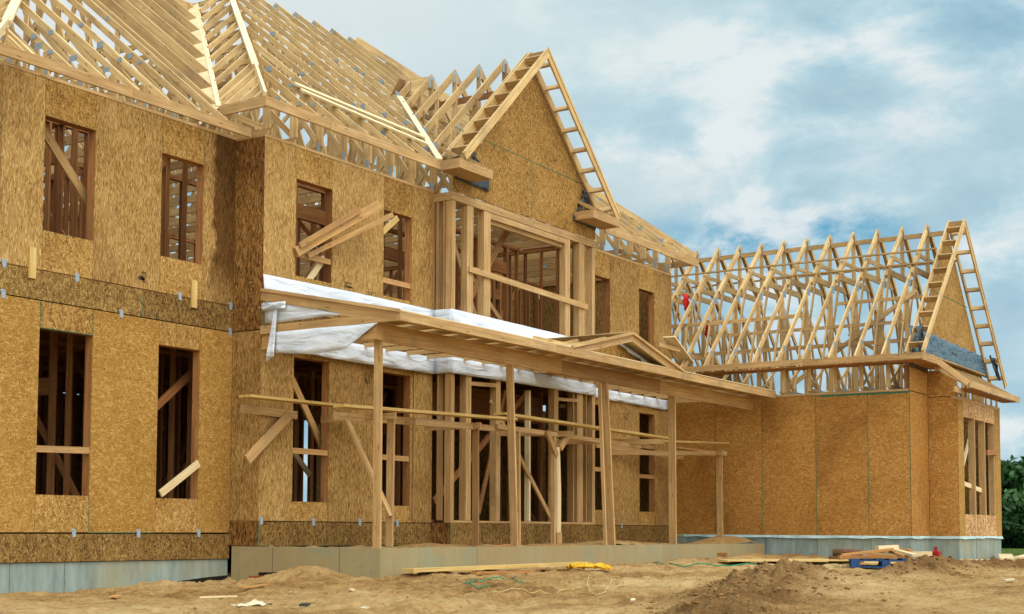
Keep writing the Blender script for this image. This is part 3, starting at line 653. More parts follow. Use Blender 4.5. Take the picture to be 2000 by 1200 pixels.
# portal framing (open two-storey bay)
def stud(x, z0, z1, w=.038, y=Y3, dep=.14, rnd=None, mat=WOOD, name='portal_stud', wy=None):
    b = MB(.001); b.box(x, x + w, y, y + dep, z0, z1, rnd); return b.build(name, mat, house)
ULX = [(20.47, .11, .55), (20.95, .20, .7), (21.50, .22, .8), (24.46, .19, .75), (25.02, .22, .65), (25.56, .12, .8)]
for x, w, r in ULX:
    n_ = max(1, round(w / .045)); ww = w / n_
    for k in range(n_): stud(x + k * ww, 4.62, 7.09, ww - .003, rnd=min(1, max(0, r + random.uniform(-.12, .12))))
for y in (14.55, 14.70): stud(XP + .002, 4.62, 7.09, .14, y, .04, rnd=.35)
stud(XP - .02, 4.62, 7.09, .1, Y2 - .02, .04, rnd=.3)
b = MB(); b.box(XP, XQ + .03, Y3 - .002, Y3 + .14, 7.10, 7.17, .6); b.box(XP - .002, XQ + .03, Y3 - .003, Y3 + .14, 7.172, 7.25, .7); b.build('top_plate', WOOD, house)
b = MB(); b.box(XP, XP + .14, Y3 + .14, Y2, 7.10, 7.17, .5); b.box(XP, XP + .14, Y3 + .14, Y2, 7.172, 7.25, .55); b.build('top_plate', WOOD, house)
b = MB(); b.box(21.56, 24.46, Y3 + .002, Y3 + .05, 6.98, 7.09, .7); b.box(21.56, 24.46, Y3 + .06, Y3 + .14, 6.9, 7.09, .4); b.build('portal_header', WOOD, house)
stick('portal_brace', WOOD, house, (20.98, Y3 - .022, 5.92), (25.32, Y3 - .022, 5.80), d=.11, rnd=.8)
stick('portal_brace', WOODI, house, (21.7, Y3 + .6, 5.3), (23.3, Y3 + .6, 7.2), d=.14, rnd=.4)
stick('portal_brace', WOOD, house, (22.2, Y3 + 1.0, 6.35), (24.6, Y3 + 1.0, 4.7), d=.1, rnd=.6)
stick('portal_brace', WOOD, house, (21.0, Y3 + .4, 6.6), (22.1, Y3 + .4, 4.7), d=.09, rnd=.9)
b = MB(); b.box(XP, XQ, Y3, Y3 + .14, 4.60, 4.70, .5); b.box(XP, XQ, Y3 - .001, Y3 + .14, 5.06, 5.11, .8); b.build('sill_plate', WOOD, house)
LLX = [(20.47, .11, .5), (20.94, .17, .7), (21.93, .15, .8), (24.03, .16, .7), (24.78, .04, .3), (24.95, .23, .65), (25.30, .04, .3), (25.56, .12, .75)]
for x, w, r in LLX:
    n_ = max(1, round(w / .05)); ww = w / n_
    for k in range(n_): stud(x + k * ww, 1.36, 4.02, ww - .003, rnd=min(1, max(0, r + random.uniform(-.12, .12))))
stud(XP + .002, 1.36, 4.02, .14, 14.66, .04, rnd=.35); stud(19.88, 1.36, 4.02, .0 + .03, Y2 + .0 - .03, .03, rnd=.3)
b = MB(); b.box(XP, XQ, Y3 - .003, Y3 + .14, 1.318, 1.356, .5); b.build('sill_plate', WOOD, house)
b = MB(); b.box(XP, XQ, Y3, Y3 + .14, 4.03, 4.3, .4); b.build('portal_header', WOOD, house)
stick('portal_header', WOOD, house, (21.1, Y3 + .02, 3.84), (21.95, Y3 + .02, 3.88), d=.07, rnd=.7)
stick('portal_header', WOOD, house, (24.1, Y3 + .02, 3.80), (24.95, Y3 + .02, 3.83), d=.06, rnd=.7)
pX(XP, 23.3, .925, 1.315, Y3, OSB_R, 'rim_panel'); pX(23.3, XQ, .925, 1.315, Y3, OSB_R, 'rim_panel')
pY(Y3 + .013, Y2, .925, 1.315, XP, OSB_D, 'rim_panel'); pY(Y3 + .013, Y2, 4.26, 4.62, XP, OSB_D, 'rim_panel'); pX(XP, XQ, 4.26, 4.60, Y3, OSB_R, 'rim_panel')
stick('portal_brace', WOODI, house, (22.1, Y3 + .5, 1.5), (23.0, Y3 + .5, 3.9), d=.09, rnd=.8)
stick('portal_brace', WOOD, house, (21.9, Y3 + .1, 3.6), (24.1, Y3 + .1, 1.4), d=.09, rnd=.5)
stick('portal_brace', WOODI, house, (20.8, Y3 + .6, 1.7), (23.9, Y3 + .6, 3.9), d=.12, rnd=.5)
b = MB(); b.box(23.25, 23.31, Y3 + .1, Y3 + .2, 1.36, 3.9, .9); b.build('portal_stud', WOODP, house)
# the number chalked on the inner header
cu = bpy.data.curves.new('txt', 'FONT'); cu.body = '6'; cu.size = .3; cu.extrude = .002
to = bpy.data.objects.new('txt', cu); COL.objects.link(to); to.rotation_euler = (math.radians(90), 0, 0); to.location = (24.55, 15.592, 3.62)
bpy.context.view_layer.update()
me = bpy.data.meshes.new_from_object(to.evaluated_get(bpy.context.evaluated_depsgraph_get())); M4 = to.matrix_world.copy(); bpy.data.objects.remove(to)
me.transform(M4); me.transform(Matrix.Translation(-Vector(OFF[house.name]))); me.materials.clear(); me.materials.append(INK)
o = bpy.data.objects.new('painted_number', me); COL.objects.link(o); o.parent = house

# cleats, clips, stamps
for x in (12.125, 15.11): 
    b = MB(); b.box(x - .055, x + .055, Y1 - .034, Y1 - .002, 4.51, 4.93, .8); b.build('nailed_cleat', WOODY, house)
for x, z, y in [(11.69, 4.65, Y1), (12.9, 4.64, Y1), (14.84, 4.65, Y1), (11.69, 4.24, Y1), (13.71, 4.24, Y1), (15.92, 4.645, Y1), (12.95, 1.115, Y1), (14.12, 1.11, Y1), (15.32, 1.115, Y1), (15.92, 4.24, Y1),
                (16.04, 1.31, Y2), (17.26, 1.30, Y2), (18.44, 1.30, Y2), (19.47, 1.30, Y2), (27.6, 1.30, Y2), (16.03, 4.25, Y2)]:
    b = MB(0); b.box(x - .035, x + .035, y - .004, y - .001, z - .02, z + .02); b.box(x - .028, x + .03, y - .005, y - .002, z - .055, z + .055); b.box(x - .05, x + .012, y - .006, y - .003, z + .03, z + .06)
    b.build('metal_clip', METAL, house)
for cxx, cz in ((18.02, 5.18), (18.62, 5.15), (18.58, 4.74 + .05), (14.05, 4.80), (18.6, 3.72), (27.8, 3.72)):
    b = MB(0)
    yy = Y1 if cxx < X0 else Y2
    for k in range(9):
        a0 = cxx + random.uniform(-.1, .06); z0 = cz + random.uniform(-.08, .08); w_ = random.uniform(.04, .11)
        b.box(a0, a0 + w_, yy - .002, yy - .0005, z0, z0 + random.uniform(.012, .03))
    b.build('ink_stamp', INK, house)
b = MB(0)
for k in range(7): b.box(X0 - .002, X0 - .0005, Y2 + .17 + .03 * (k % 2), Y2 + .30, 4.68 + k * .055, 4.70 + k * .055)
b.build('ink_stamp', INK, house)

# house wrap
def strip(pts_top, pts_bot, name, mat, par, thick=.006, wob=.02, n=14, ny=4, nrm=(0, -1, 0)):
    rows = []; nv = Vector(nrm)
    P = [Vector(p) for p in pts_top]; Q = [Vector(p) for p in pts_bot]
    cols = []
    for i in range(len(P) - 1):
        for k in range(n): t = k / n; cols.append((P[i].lerp(P[i + 1], t), Q[i].lerp(Q[i + 1], t)))
    cols.append((P[-1], Q[-1]))
    for j in range(ny + 1):
        t = j / ny; r = []
        for i, (a, c) in enumerate(cols):
            edge = math.sin(math.pi * min(1, i / len(cols) * 1.0)) ** .3 if 0 < i < len(cols) - 1 else 0
            r.append(a.lerp(c, t) + nv * (wob * (math.sin(i * 1.1 + j * 1.7) * .5 + random.uniform(-.3, .3)) * edge * (.3 + t)))
        rows.append(r)
    b = MB(); b.grid(rows); return b.build(name, mat, par, smooth=True, solid=thick)
strip([(X0, Y2 - .02, 5.10), (18.2, Y2 - .02, 5.13), (XP - .02, Y2 - .02, 5.13)], [(X0, Y2 - .05, 4.84)] + [(18.2, Y2 - .05, 4.84), (XP - .02, Y2 - .05, 4.84)], 'house_wrap', WRAP, house)
strip([(XP - .02, Y2 - .02, 5.13), (XP - .02, Y3 - .02, 5.12)], [(XP - .03, Y2 - .05, 4.84), (XP - .03, Y3 - .05, 4.76)], 'house_wrap', WRAP, house, n=5, nrm=(-1, 0, 0))
strip([(XP - .02, Y3 - .02, 5.12), (23.0, Y3 - .02, 5.11), (25.7, Y3 - .02, 5.09)], [(XP - .02, Y3 - .06, 4.74), (22.6, Y3 - .22, 4.78), (25.3, Y3 - .45, 4.80)], 'house_wrap', WRAP, house, wob=.05)
strip([(16.4, Y2 - .05, 4.05), (18.0, Y2 - .06, 4.27), (XP - .02, Y2 - .05, 4.27)], [(16.4, Y2 - .07, 3.98), (18.0, Y2 - .09, 3.95), (XP - .02, Y2 - .07, 3.97)], 'house_wrap', WRAP, house, wob=.05)
strip([(XP - .02, Y2 - .05, 4.27), (XP - .02, Y3 - .02, 4.26)], [(XP - .03, Y2 - .07, 3.97), (XP - .03, Y3 - .03, 3.98)], 'house_wrap', WRAP, house, n=4, nrm=(-1, 0, 0), wob=.008)
strip([(XP - .02, Y3 - .02, 4.26), (23.0, Y3 - .02, 4.25), (XQ, Y3 - .02, 4.22)], [(XP - .02, Y3 - .03, 3.97), (23.0, Y3 - .03, 3.98), (XQ, Y3 - .03, 3.98)], 'house_wrap', WRAP, house, wob=.03)
strip([(XQ + .02, Y2 - .02, 4.24), (29.85, Y2 - .02, 4.23)], [(XQ + .02, Y2 - .03, 4.02), (29.85, Y2 - .03, 4.0)], 'house_wrap', WRAP, house, wob=.02, n=20)

# foundation
def conc(boxes, mat, par, name='foundation', joints=()):
    b = MB(0)
    for q in boxes: b.box(*q)
    o = b.build(name, mat, par)
    if joints:
        for q in joints: j = MB(0); j.box(*q); j.build('form_joint', SEAM, o)
    return o
conc([(XL + .02, X0 - .002, Y1 + .03, Y1 + .28, -.4, .718)], CONCB, house, joints=[(x - .003, x + .003, Y1 + .027, Y1 + .031, .0, .718) for x in (11.93, 12.83)])
conc([(XL + .02, XL + .27, Y1 + .28, YB, -.4, .72), (XL + .27, XR, YB - .25, YB, -.4, .92), (X0 + .03, XR, Y2 + .3, Y2 + .55, -.4, .915)], CONCB, house, 'rear_foundation')

b = MB(0); b.prism([(14.2, Y1 + .026, .30), (15.97, Y1 + .026, .20), (15.97, Y1 + .026, .47), (15.5, Y1 + .026, .45), (15.0, Y1 + .026, .41)], (0, .003, 0)); b.build('tar_coating', TAR, house)
# ------------------------------------------------------------------ roof structure
S = 0.8
E1 = (14.95, 7.37); E2 = (14.35, 7.70); RY = 20.5
BY2 = 26.65; BY1 = 26.05
def plate(par_, x, y, z, w=.14, h=.16, keep=.6):
    if random.random() > keep: return
    q = random.uniform(0, .004); w *= random.uniform(.55, .85); h *= random.uniform(.55, .85)
    b = MB(0); b.box(x - .003 - q, x - q, y - w / 2, y + w / 2, z - h / 2, z + h / 2); b.build('connector_plate', METAL, par_)
def truss_y(X, ye, ze, yb, top_lim, wall_y, zb, rnds=None, par=house, depth=.095, big=False):
    """common or hip truss in the plane X; ye,ze front eave; mirrored back eave yb"""
    yr = (ye + yb) / 2; zr = ze + S * (yr - ye); b = MB(.001); w = .036
    if top_lim < zr - .05: flat = True; yt = ye + (top_lim - ze) / S; zt = top_lim
    else: flat = False; yt = yr; zt = zr
    B = lambda a, c, d=.09, r=None, ww=w: b.beam((X, a[0], a[1]), (X, c[0], c[1]), ww, d, rnd=r)
    A = lambda a, c, d, r=None: b.beam((X, a[0], a[1]), (X, c[0], c[1]), .038, d, rnd=r, anchor=1)
    hi = (yb - (yt - ye))
    A((ye, ze), (yt, zt), depth, random.uniform(.55, 1)); A((yb, ze), (hi, zt), depth)
    if flat and hi - yt > .3: A((yt, zt - .02), (hi, zt - .02), depth, random.uniform(.2, .6))
    B((wall_y + .02, zb + .05), (ye + yb - wall_y - .02, zb + .05), .14, random.uniform(.2, .6))
    zch = lambda y: min(zt, ze + S * (y - ye)) if y < yr else min(zt, ze + S * (yb - y))
    # heel
    B((wall_y + .06, zb + .12), (wall_y + .06, zch(wall_y + .06) - .1), .14, random.uniform(.4, .9), .037)
    n = 5; ys = [wall_y + .06 + (yb + ye - 2 * wall_y - .12) * k / (2 * n) for k in range(2 * n + 1)]
    for k in range(2 * n):
        a, c = ys[k], ys[k + 1]
        up1 = k % 2 == 0
        if up1: B((a, zb + .12), (c, zch(c) - .12), .089, random.uniform(.2, .9), .034)
        else: B((a, zch(a) - .12), (c, zb + .12), .089, random.uniform(.2, .9), .034)
    for y in ys[2::2]:
        if zch(y) > zb + .6: B((y, zb + .12), (y, zch(y) - .12), .089, random.uniform(.2, .9), .033)
    o = b.build('roof_truss', WOODR, par)
    p = o
    x_ = X - .021
    for y in ys[1:6:2]: plate(p, x_, y, zch(y) - .10, .17, .13)
    plate(p, x_, wall_y + .06, zb + .10, .10, .26)
    plate(p, x_, wall_y + .22, zch(wall_y + .22) - .13, .2, .12)
    if not flat: plate(p, x_, yr, zr - .12, .16, .18)
    for y in ys[2:6:2]: plate(p, x_, y, zb + .08, .18, .12)
    for k in (.33, .6): y = ye + (yt - ye) * k; plate(p, x_, y, zch(y) - .06, .14, .09, .55)
    return o
# left roof
x = 11.75
while x < 15.35:
    truss_y(x, E1[0], E1[1], BY1, E1[1] + .88 * (x - 11.1) - .05, Y1 + .01, 7.33); x += .60
# deep overlay rafters starting on the valley
x = 15.62; k = 0
while x < 19.9:
    y0 = 15.46 + (x - 15.62) / .88; z0 = E1[1] + S * (y0 - E1[0]); zr = E1[1] + S * (RY - E1[0])
    b = MB(.001); b.beam((x, y0, z0), (x, RY, zr), .040, .19, rnd=random.uniform(.3, .7), anchor=1); b.build('deep_rafter', WOODR, house); x += .60
b = MB(); b.beam((16.2, RY, 11.80), (20.1, RY, 11.80), .04, .24, rnd=.5, anchor=1); b.build('ridge_board', WOODR, house)
# white strip and valley board lying beside the valley
def lane(y0, y1, dx0, dx1, dz, name, mat, thick=.018, rnd=.5):
    b = MB(0); f = lambda y, dx: (15.62 + .88 * (y - 15.46) + dx, y, E2[1] + .92 * (15.62 + .88 * (y - 15.46) + dx - 15.5) + dz)
    b.prism([f(y0, dx0), f(y0, dx1), f(y1, dx1), f(y1, dx0)], (0, 0, -thick), rnd); return b.build(name, mat, house)
lane(15.3, 20.4, -.40, .02, .0, 'valley_sheathing', WOODP)
b = MB(); b.beam((15.50, 15.32, 7.69), (19.96, 20.40, 11.75), .08, .04, rnd=.95); b.build('valley_board', WOODP, house)
# right (main) roof trusses
x = 16.10
while x < 30.15:
    lim = 99
    if x < 20.85: lim = E2[1] + .92 * (x - 15.5) - .2
    elif x > 25.2: lim = E2[1] + (30.55 - x) * .92 - .16
    truss_y(x, E2[0], E2[1], BY2, lim, (Y2 if not (XP < x < XQ) else Y2) + .01, 7.30); x += .634
# hip rafters, jacks on the left hip face
stick('hip_rafter', WOODP, house, (15.52, 14.37, 7.71), (16.62, 15.64, 8.74), w=.045, d=.12, rnd=.9)
b = MB(); b.beam((16.52, 15.52, 8.66), (20.85, 20.5, 12.63), .11, .045, rnd=.95); b.build('hip_rafter', WOODP, house)
stick('hip_rafter', WOODP, house, (11.1, 14.97, 7.39), (12.0, 15.85, 8.1), w=.05, d=.12, rnd=.9)
b = MB(); b.beam((11.85, 15.70, 8.0), (16.2, 20.46, 11.80), .13, .045, rnd=.95); b.build('hip_rafter', WOODP, house)
stick('hip_rafter', WOODR, house, (30.52, 14.37, 7.70), (25.2, 20.5, 12.62), w=.045, d=.14, rnd=.7)
y = 14.6
while y < 20.4:
    xa = max(15.52, 15.64 + .88 * (y - 15.46)); xb = 15.48 + .87 * (y - 14.35)
    b = MB(.001); b.beam((xa, y, E2[1] + .92 * (xa - 15.5)), (xb, y, E2[1] + .92 * (xb - 15.5)), .04, .09 if y > 16 else .14, rnd=random.uniform(.7, 1), anchor=1); b.build('jack_rafter', WOODR, house); y += .52 if y > 15.8 else .3
for k, (xa, ya) in enumerate(((11.35, 15.1), (11.5, 15.3))):
    stick('jack_rafter', WOODR, house, (xa + .2, ya + .2, 7.37 + S * (ya + .2 - 14.95) - .05), (xa + .2, 14.97, 7.33), d=.1, rnd=.9)
y = 15.4
while y < 20.3:
    xb = 11.28 + .91 * (y - 15.11); b = MB(.001); b.beam((11.12, y, 7.37), (xb, y, E1[1] + .88 * (xb - 11.1)), .04, .09, rnd=random.uniform(.6, 1), anchor=1); b.build('jack_rafter', WOODR, house); y += .6
y = 14.9
while y < 20.3:
    t = (y - 14.35) / 6.15; xa = 30.55 - 5.35 * t
    b = MB(.001); b.beam((30.5, y, 7.68), (xa, y, 7.7 + 4.92 * t), .04, .14, rnd=random.uniform(.4, .9), anchor=1); b.build('jack_rafter', WOODR, house); y += .61
# wall top plates
for (a, c, Y, z) in ((XL, X0 + .1, Y1, 7.33), (X0, XP, Y2, 7.31), (XQ, XR, Y2, 7.26)):
    b = MB(); b.box(a, c, Y - .006, Y + .15, z - .045, z, .55); b.build('top_plate', WOOD, house)
b = MB(); b.box(X0 - .006, X0 + .15, Y2 + .15, Y1, 7.265, 7.31, .55); b.build('top_plate', WOOD, house)
# fascia boards
def fas(a, c, z1, z0, rnd=.7, par=house, mat=WOOD, name='fascia_board'):
    zc_ = (z0 + z1) / 2; b = MB(.001); b.beam((a[0], a[1], zc_), (c[0], c[1], zc_), .038, z1 - z0, rnd=rnd); return b.build(name, mat, par)
fas((11.0, 14.93), (13.4, 14.93), 7.36, 7.215, .6); fas((13.405, 14.93), (15.80, 14.93), 7.36, 7.215, .65)
fas((15.50, 14.36), (15.50, 15.32), 7.69, 7.535, .7); fas((15.48, 14.34), (17.0, 14.34), 7.69, 7.54, .75); fas((17.005, 14.335), (20.02, 14.335), 7.675, 7.53, .8)
fas((20.02, 14.35), (20.02, 13.93), 7.69, 7.545, .65)
fas((26.0, 14.33), (28.6, 14.33), 7.66, 7.47, .8); fas((28.605, 14.33), (30.56, 14.33), 7.64, 7.45, .75); fas((30.56, 14.33), (30.56, 20.5), 7.64, 7.5, .6)
fas((11.08, 14.95), (11.08, 26.0), 7.36, 7.22, .6); fas((11.1, 26.07), (30.5, 26.67), 7.5, 7.35, .5)
# loose boards lying on the roof
def plank(name, label, cat, a, c, w=.14, t=.035, mat=WOODP, group=None, rnd=.8, up=(0, 0, 1)):
    b = MB(.0005); b.beam(a, c, w, t, up=up, rnd=rnd); o = b.build(name, mat); tag(o, label, cat, group); return o
pz = lambda y: E2[1] + S * (y - E2[0])
plank('loose_board', 'upper of two long pale boards lying slantwise across the main roof rafters', 'board', (17.25, 15.30, pz(15.3) + .05), (20.6, 15.15, pz(15.15) + .05), .13, .035, up=(0, -S, 1))
plank('loose_board', 'lower of two long pale boards lying slantwise across the main roof rafters', 'board', (17.2, 15.12, pz(15.12) + .045), (20.3, 14.85, pz(14.85) + .045), .11, .035, up=(0, -S, 1))

# ------------------------------------------------------------------ gable over the portal
GX0, GZ, GE = 23.0, 10.50, 7.68
GS = (GZ - GE) / 2.98
b = MB(0); b.prism([(XP, Y3 - .014, 7.26), (20.47, Y3 - .014, 7.95), (GX0, Y3 - .014, 10.24), (25.66, Y3 - .014, 7.78), (25.66, Y3 - .014, 7.26)], (0, .012, 0))
gp = b.build('gable_panel', OSB_H, house)
b = MB(0)
for p, q in (((XP + .02, 8.43), (25.1, 8.34)), ((23.15, 7.3), (23.15, 8.37)), ((24.9, 8.38), (24.9, 8.55))):
    b.beam((p[0], Y3 - .0155, p[1]), (q[0], Y3 - .0155, q[1]), .002, .014, up=(0, 0, 1) if p[0] != q[0] else (1, 0, 0))
b.build('panel_seam', GREEN, gp)
def gable_truss(Y, half, zb, mat=WOODR, depth=.14, rn=None, name='gable_truss', double=False):
    """truss in plane Y, apex at GX0,GZ; base width 2*half at zb"""
    b = MB(.001); xl, xr = GX0 - half, GX0 + half
    U = lambda a, c, d=.09, w=.036, r=None: b.beam((a[0], Y, a[1]), (c[0], Y, c[1]), w, d, rnd=r)
    b.beam((xl, Y, GZ - GS * half), (GX0, Y, GZ), .038, depth, rnd=rn or random.uniform(.5, .9), anchor=1)
    b.beam((xr, Y, GZ - GS * half), (GX0, Y, GZ), .038, depth, rnd=random.uniform(.3, .8), anchor=1)
    z0 = GZ - GS * half
    U((xl + .1, z0 - .03), (xr - .1, z0 - .03), .09, .035)
    U((GX0, z0), (GX0, GZ - .12), .089, .034)
    for s_ in (-1, 1):
        for f in (.42, .75):
            if half * f > .3: U((GX0 + s_ * half * f, z0), (GX0 + s_ * half * f, GZ - GS * half * f - .1), .089, .033)
    o = b.build(name, mat, house)
    def pbox(*q): p = MB(0); p.box(*q); p.build('connector_plate', METAL, o)
    yy = Y - .022
    pbox(GX0 - .09, GX0 + .09, yy - .003, yy, GZ - .3, GZ - .06)
    for s_ in (-1, 1):
        pbox(GX0 + s_ * half * .95 - .08, GX0 + s_ * half * .95 + .08, yy - .003, yy, z0 - .03, z0 + .1)
    return o
for y in (14.93, 15.54, 16.13, 16.72, 17.2):
    zb = E2[1] + S * (y - E2[0]); half = (GZ - zb) / GS
    if half > .25: gable_truss(y, half, zb)
stick('valley_board', WOODP, house, (20.04, 14.37, 7.73), (22.3, 17.0, 9.9), w=.11, d=.035, rnd=.95)
stick('truss_brace', WOODI, house, (22.5, 14.5, 9.62), (22.7, 17.6, 9.72), d=.12, rnd=.3)
b = MB(0); b.prism([(22.35, 17.25, 10.0), (22.9, 17.4, 10.05), (22.9, 17.3, 10.44), (22.6, 17.22, 10.40)], (0, .02, 0)); b.build('ridge_sheathing', WOODR, house)
b = MB(0); b.prism([(22.9, 17.3, 10.1), (23.0, 16.8, 10.2), (23.0, 16.8, 10.46), (22.9, 17.3, 10.48)], (.02, 0, 0)); b.build('ridge_sheathing', WOODR, house)
# gable-end truss, barge rafters and lookouts: the ladders
def ladder(apx, apz, slope, ya, yb, halfL, halfR, par, nm, n=7, dL=.15, back=True, zoff=0):
    for s_, hf in ((-1, halfL), (1, halfR)):
        for y, nme, r in ((ya, 'barge_rafter', .8), (yb, 'inner_rafter', .6)):
            if nme == 'inner_rafter' and not back: continue
            b = MB(.001); b.beam((apx + s_ * hf, y, apz - slope * hf), (apx, y, apz), .04, dL, rnd=r + random.uniform(-.15, .15), anchor=1)
            if nme == 'barge_rafter': b.beam((apx + s_ * hf, y - .022, apz - slope * hf + .015), (apx, y - .022, apz + .015), .02, .05, rnd=r, anchor=1)
            b.build(nme, WOODR, par)
        for k in range(n):
            t = (k + .35) / n; x = apx + s_ * hf * (1 - t) * .98; z = apz - slope * hf * (1 - t) * .98
            nv = Vector((s_ * slope, 0, 1)).normalized(); tv = Vector((-s_, 0, slope)).normalized()
            c_ = Vector((x, 0, z)) - nv * .06
            b = MB(.001); b.beam((c_.x, ya + .02, c_.z), (c_.x, yb - .02, c_.z), .036, .14, up=tuple(nv), rnd=random.uniform(.1, .4)); b.build('lookout', WOODR, par)
ladder(GX0, GZ + .02, GS, 13.94, 14.33, 2.86, 2.92, house, 'g', 8)
ladder(GX0, GZ - .01, GS, 14.43, 14.44, 2.9, 2.7, house, 'g2', 0, back=False)
fas((GX0 - .02, 13.95), (GX0 - .02, 14.33), 10.46, 10.32, .3, name='ridge_block')
# cornice boxes at the gable feet
def cornice(x0, x1, par=house, z0=7.52, z1=7.685, ya=13.93, yb=14.37, slope=0.0, nm='cornice_box'):
    b = MB(.001)
    b.beam((x0, ya, (z0 + z1) / 2), (x1, ya, (z0 + z1) / 2), .038, z1 - z0, rnd=.7)
    b.beam((x1 - .02, ya + .02, (z0 + z1) / 2 + .0), (x1 - .02, yb, (z0 + z1) / 2), .038, z1 - z0 - .004, rnd=.4); b.beam((x0 + .02, ya + .02, (z0 + z1) / 2), (x0 + .02, yb, (z0 + z1) / 2), .038, z1 - z0 - .004, rnd=.5)
    b.box(x0 + .04, x1 - .04, ya + .02, yb, z0 + .004, z0 + .022, .35)
    for k in range(4): x = x0 + .15 + k * (x1 - x0 - .3) / 3; b.beam((x, ya + .01, z1), (x, yb, z1 + .25), .036, .06, rnd=.5)
    b.build(nm, WOOD, par)
cornice(20.0, 21.06); cornice(24.77, 25.9)
def tarp(rows, par=house, nm='membrane_flap', mat=TARP):
    b = MB(0); b.grid(rows); return b.build(nm, mat, par, smooth=True, solid=.006)
def crumple(P, Q, n=12, m_=4, amp=.03, seed=1, nv=(0, -1, 0)):
    r = random.Random(seed); rows = []
    for j in range(m_ + 1):
        rows.append([Vector(P[i]).lerp(Vector(Q[i]), j / m_) + Vector(nv) * (.012 + amp * .7 * r.random()) for i in range(len(P))])
    return rows
def lerpl(a, c, n): return [Vector(a).lerp(Vector(c), i / (n - 1)) for i in range(n)]
ym = Y3 - .016
tarp(crumple(lerpl((20.5, ym, 7.56), (21.62, ym, 7.72), 12), lerpl((20.52, ym, 7.48), (21.6, ym, 7.46), 12), 12, 3, .02))
tarp(crumple(lerpl((20.98, ym, 7.72), (21.05, ym, 8.1), 10), lerpl((21.3, ym, 7.75), (21.12, ym, 8.06), 10), 10, 3, .10, 3))
tarp(crumple(lerpl((20.05, 13.98, 7.75), (20.6, 14.3, 7.86), 8), lerpl((20.1, 14.2, 7.72), (20.7, 14.35, 7.8), 8), 8, 3, .06, 9))
tarp(crumple(lerpl((24.72, ym, 7.50), (25.64, ym, 7.46), 12), lerpl((24.72, ym, 7.62), (25.64, ym, 7.56), 12), 12, 3, .03, 4))
tarp(crumple(lerpl((24.72, ym, 7.52), (25.12, ym, 8.22), 12), lerpl((24.84, ym, 7.60), (25.3, ym, 8.12), 12), 12, 3, .10, 5))
tarp(crumple(lerpl((25.1, ym, 8.2), (25.35, ym, 7.8), 8), lerpl((25.2, ym, 8.22), (25.5, ym, 7.75), 8), 8, 3, .12, 8))

# ------------------------------------------------------------------ PORCH
porch = thing('front_porch', 'long open timber porch on a raised concrete slab, joining house and wing', 'porch', (X0, 12.45, .5))
o = conc([(X0 + .02, 29.92, 12.45, 12.65, -.4, .922), (X0, X0 + .22, 12.452, Y2 + .55, -.4, .918)], CONC, porch,
         joints=[(x - .003, x + .003, 12.448, 12.451, .3, .90) for x in (18.45,)] + [(X0 - .003, X0 + .001, y - .003, y + .003, .3, .92) for y in (13.2, 14.5)])
b = MB(0); b.prism([(X0 - .003, 14.78, .2), (X0 - .003, 14.78, .53), (X0 - .003, 14.4, .54), (X0 - .003, 14.2, .50), (X0 - .003, 14.0, .2)], (.002, 0, 0)); b.build('tar_coating', TAR, porch)
# dirt fill on the slab
px_ = np.arange(X0 + .2, 30.0, .09); py_ = np.arange(12.62, Y2 + .02, .09)
rows = []
for y in py_:
    r = []
    for x in px_:
        z = .90 + .05 * float(fbm(np.array(x * 1.3), np.array(y * 1.3), 3)) + .04 * float(fbm(np.array(x * 5), np.array(y * 5), 3))
        for mx, my, a, h in ((24.5, 13.2, 1.3, .10), (29.3, 13.2, .8, .16), (18.4, 13.3, .5, .08), (21.4, 13.6, 1.0, .06), (30.0, 13.0, .8, .06)): z += h * math.exp(-((x - mx) / a) ** 2 - ((y - my) / .45) ** 2)
        r.append((x, y, z))
    rows.append(r)
b = MB(0); b.grid(rows); b.build('earth_fill', DIRT, porch, smooth=True)
# roof: rafters, ceiling joists, sheathing, fascia
zr_ = lambda y: 4.30 + (y - 12.14) * (4.84 - 4.30) / (Y2 - 12.14)
x = X0 + .02; k = 0
while x < 29.8:
    ye = Y3 if XP < x < XQ else Y2
    b = MB(.001); b.beam((x, 12.16, zr_(12.16) - .02), (x, ye - .01, zr_(ye) - .02), .038, .12, rnd=random.uniform(.5, .95), anchor=1); b.build('rafter', WOODR, porch)
    b = MB(.001); b.beam((x + .045, 12.18, 4.262), (x + .045, ye - .02, 4.262), .038, .07, rnd=random.uniform(.5, .95)); b.build('ceiling_joist', WOODR, porch)
    x += .60
for ya, yb2 in ((12.14, 12.75),):
    b = MB(0); b.prism([(X0 - .02, ya, 4.315), (29.8, ya, 4.315), (29.8, yb2, zr_(yb2) + .015), (X0 - .02, yb2, zr_(yb2) + .015)], (0, 0, .016)); b.build('roof_sheathing', WOODP, porch)
fas((X0 - .02, 12.13), (20.3, 12.13), 4.31, 4.17, .75, porch); fas((20.305, 12.132), (25.1, 12.132), 4.305, 4.165, .6, porch); fas((25.105, 12.13), (29.8, 12.13), 4.295, 4.155, .65, porch)
b = MB(); b.beam((X0 - .02, 12.15, 4.30), (X0 - .02, Y2 - .03, 4.83), .038, .14, rnd=.45, anchor=1); b.beam((X0 - .035, 12.12, 4.335), (X0 - .035, Y2 - .03, 4.875), .05, .05, rnd=.8, anchor=1); b.build('rake_board', WOOD, porch)
b = MB(); b.beam((X0 - .02, 12.15, 4.23), (X0 - .02, Y2 - .01, 4.225), .036, .125, rnd=.6); b.build('side_board', WOOD, porch)
fas((29.8, 12.13), (29.8, 14.7), 4.29, 4.16, .5, porch)
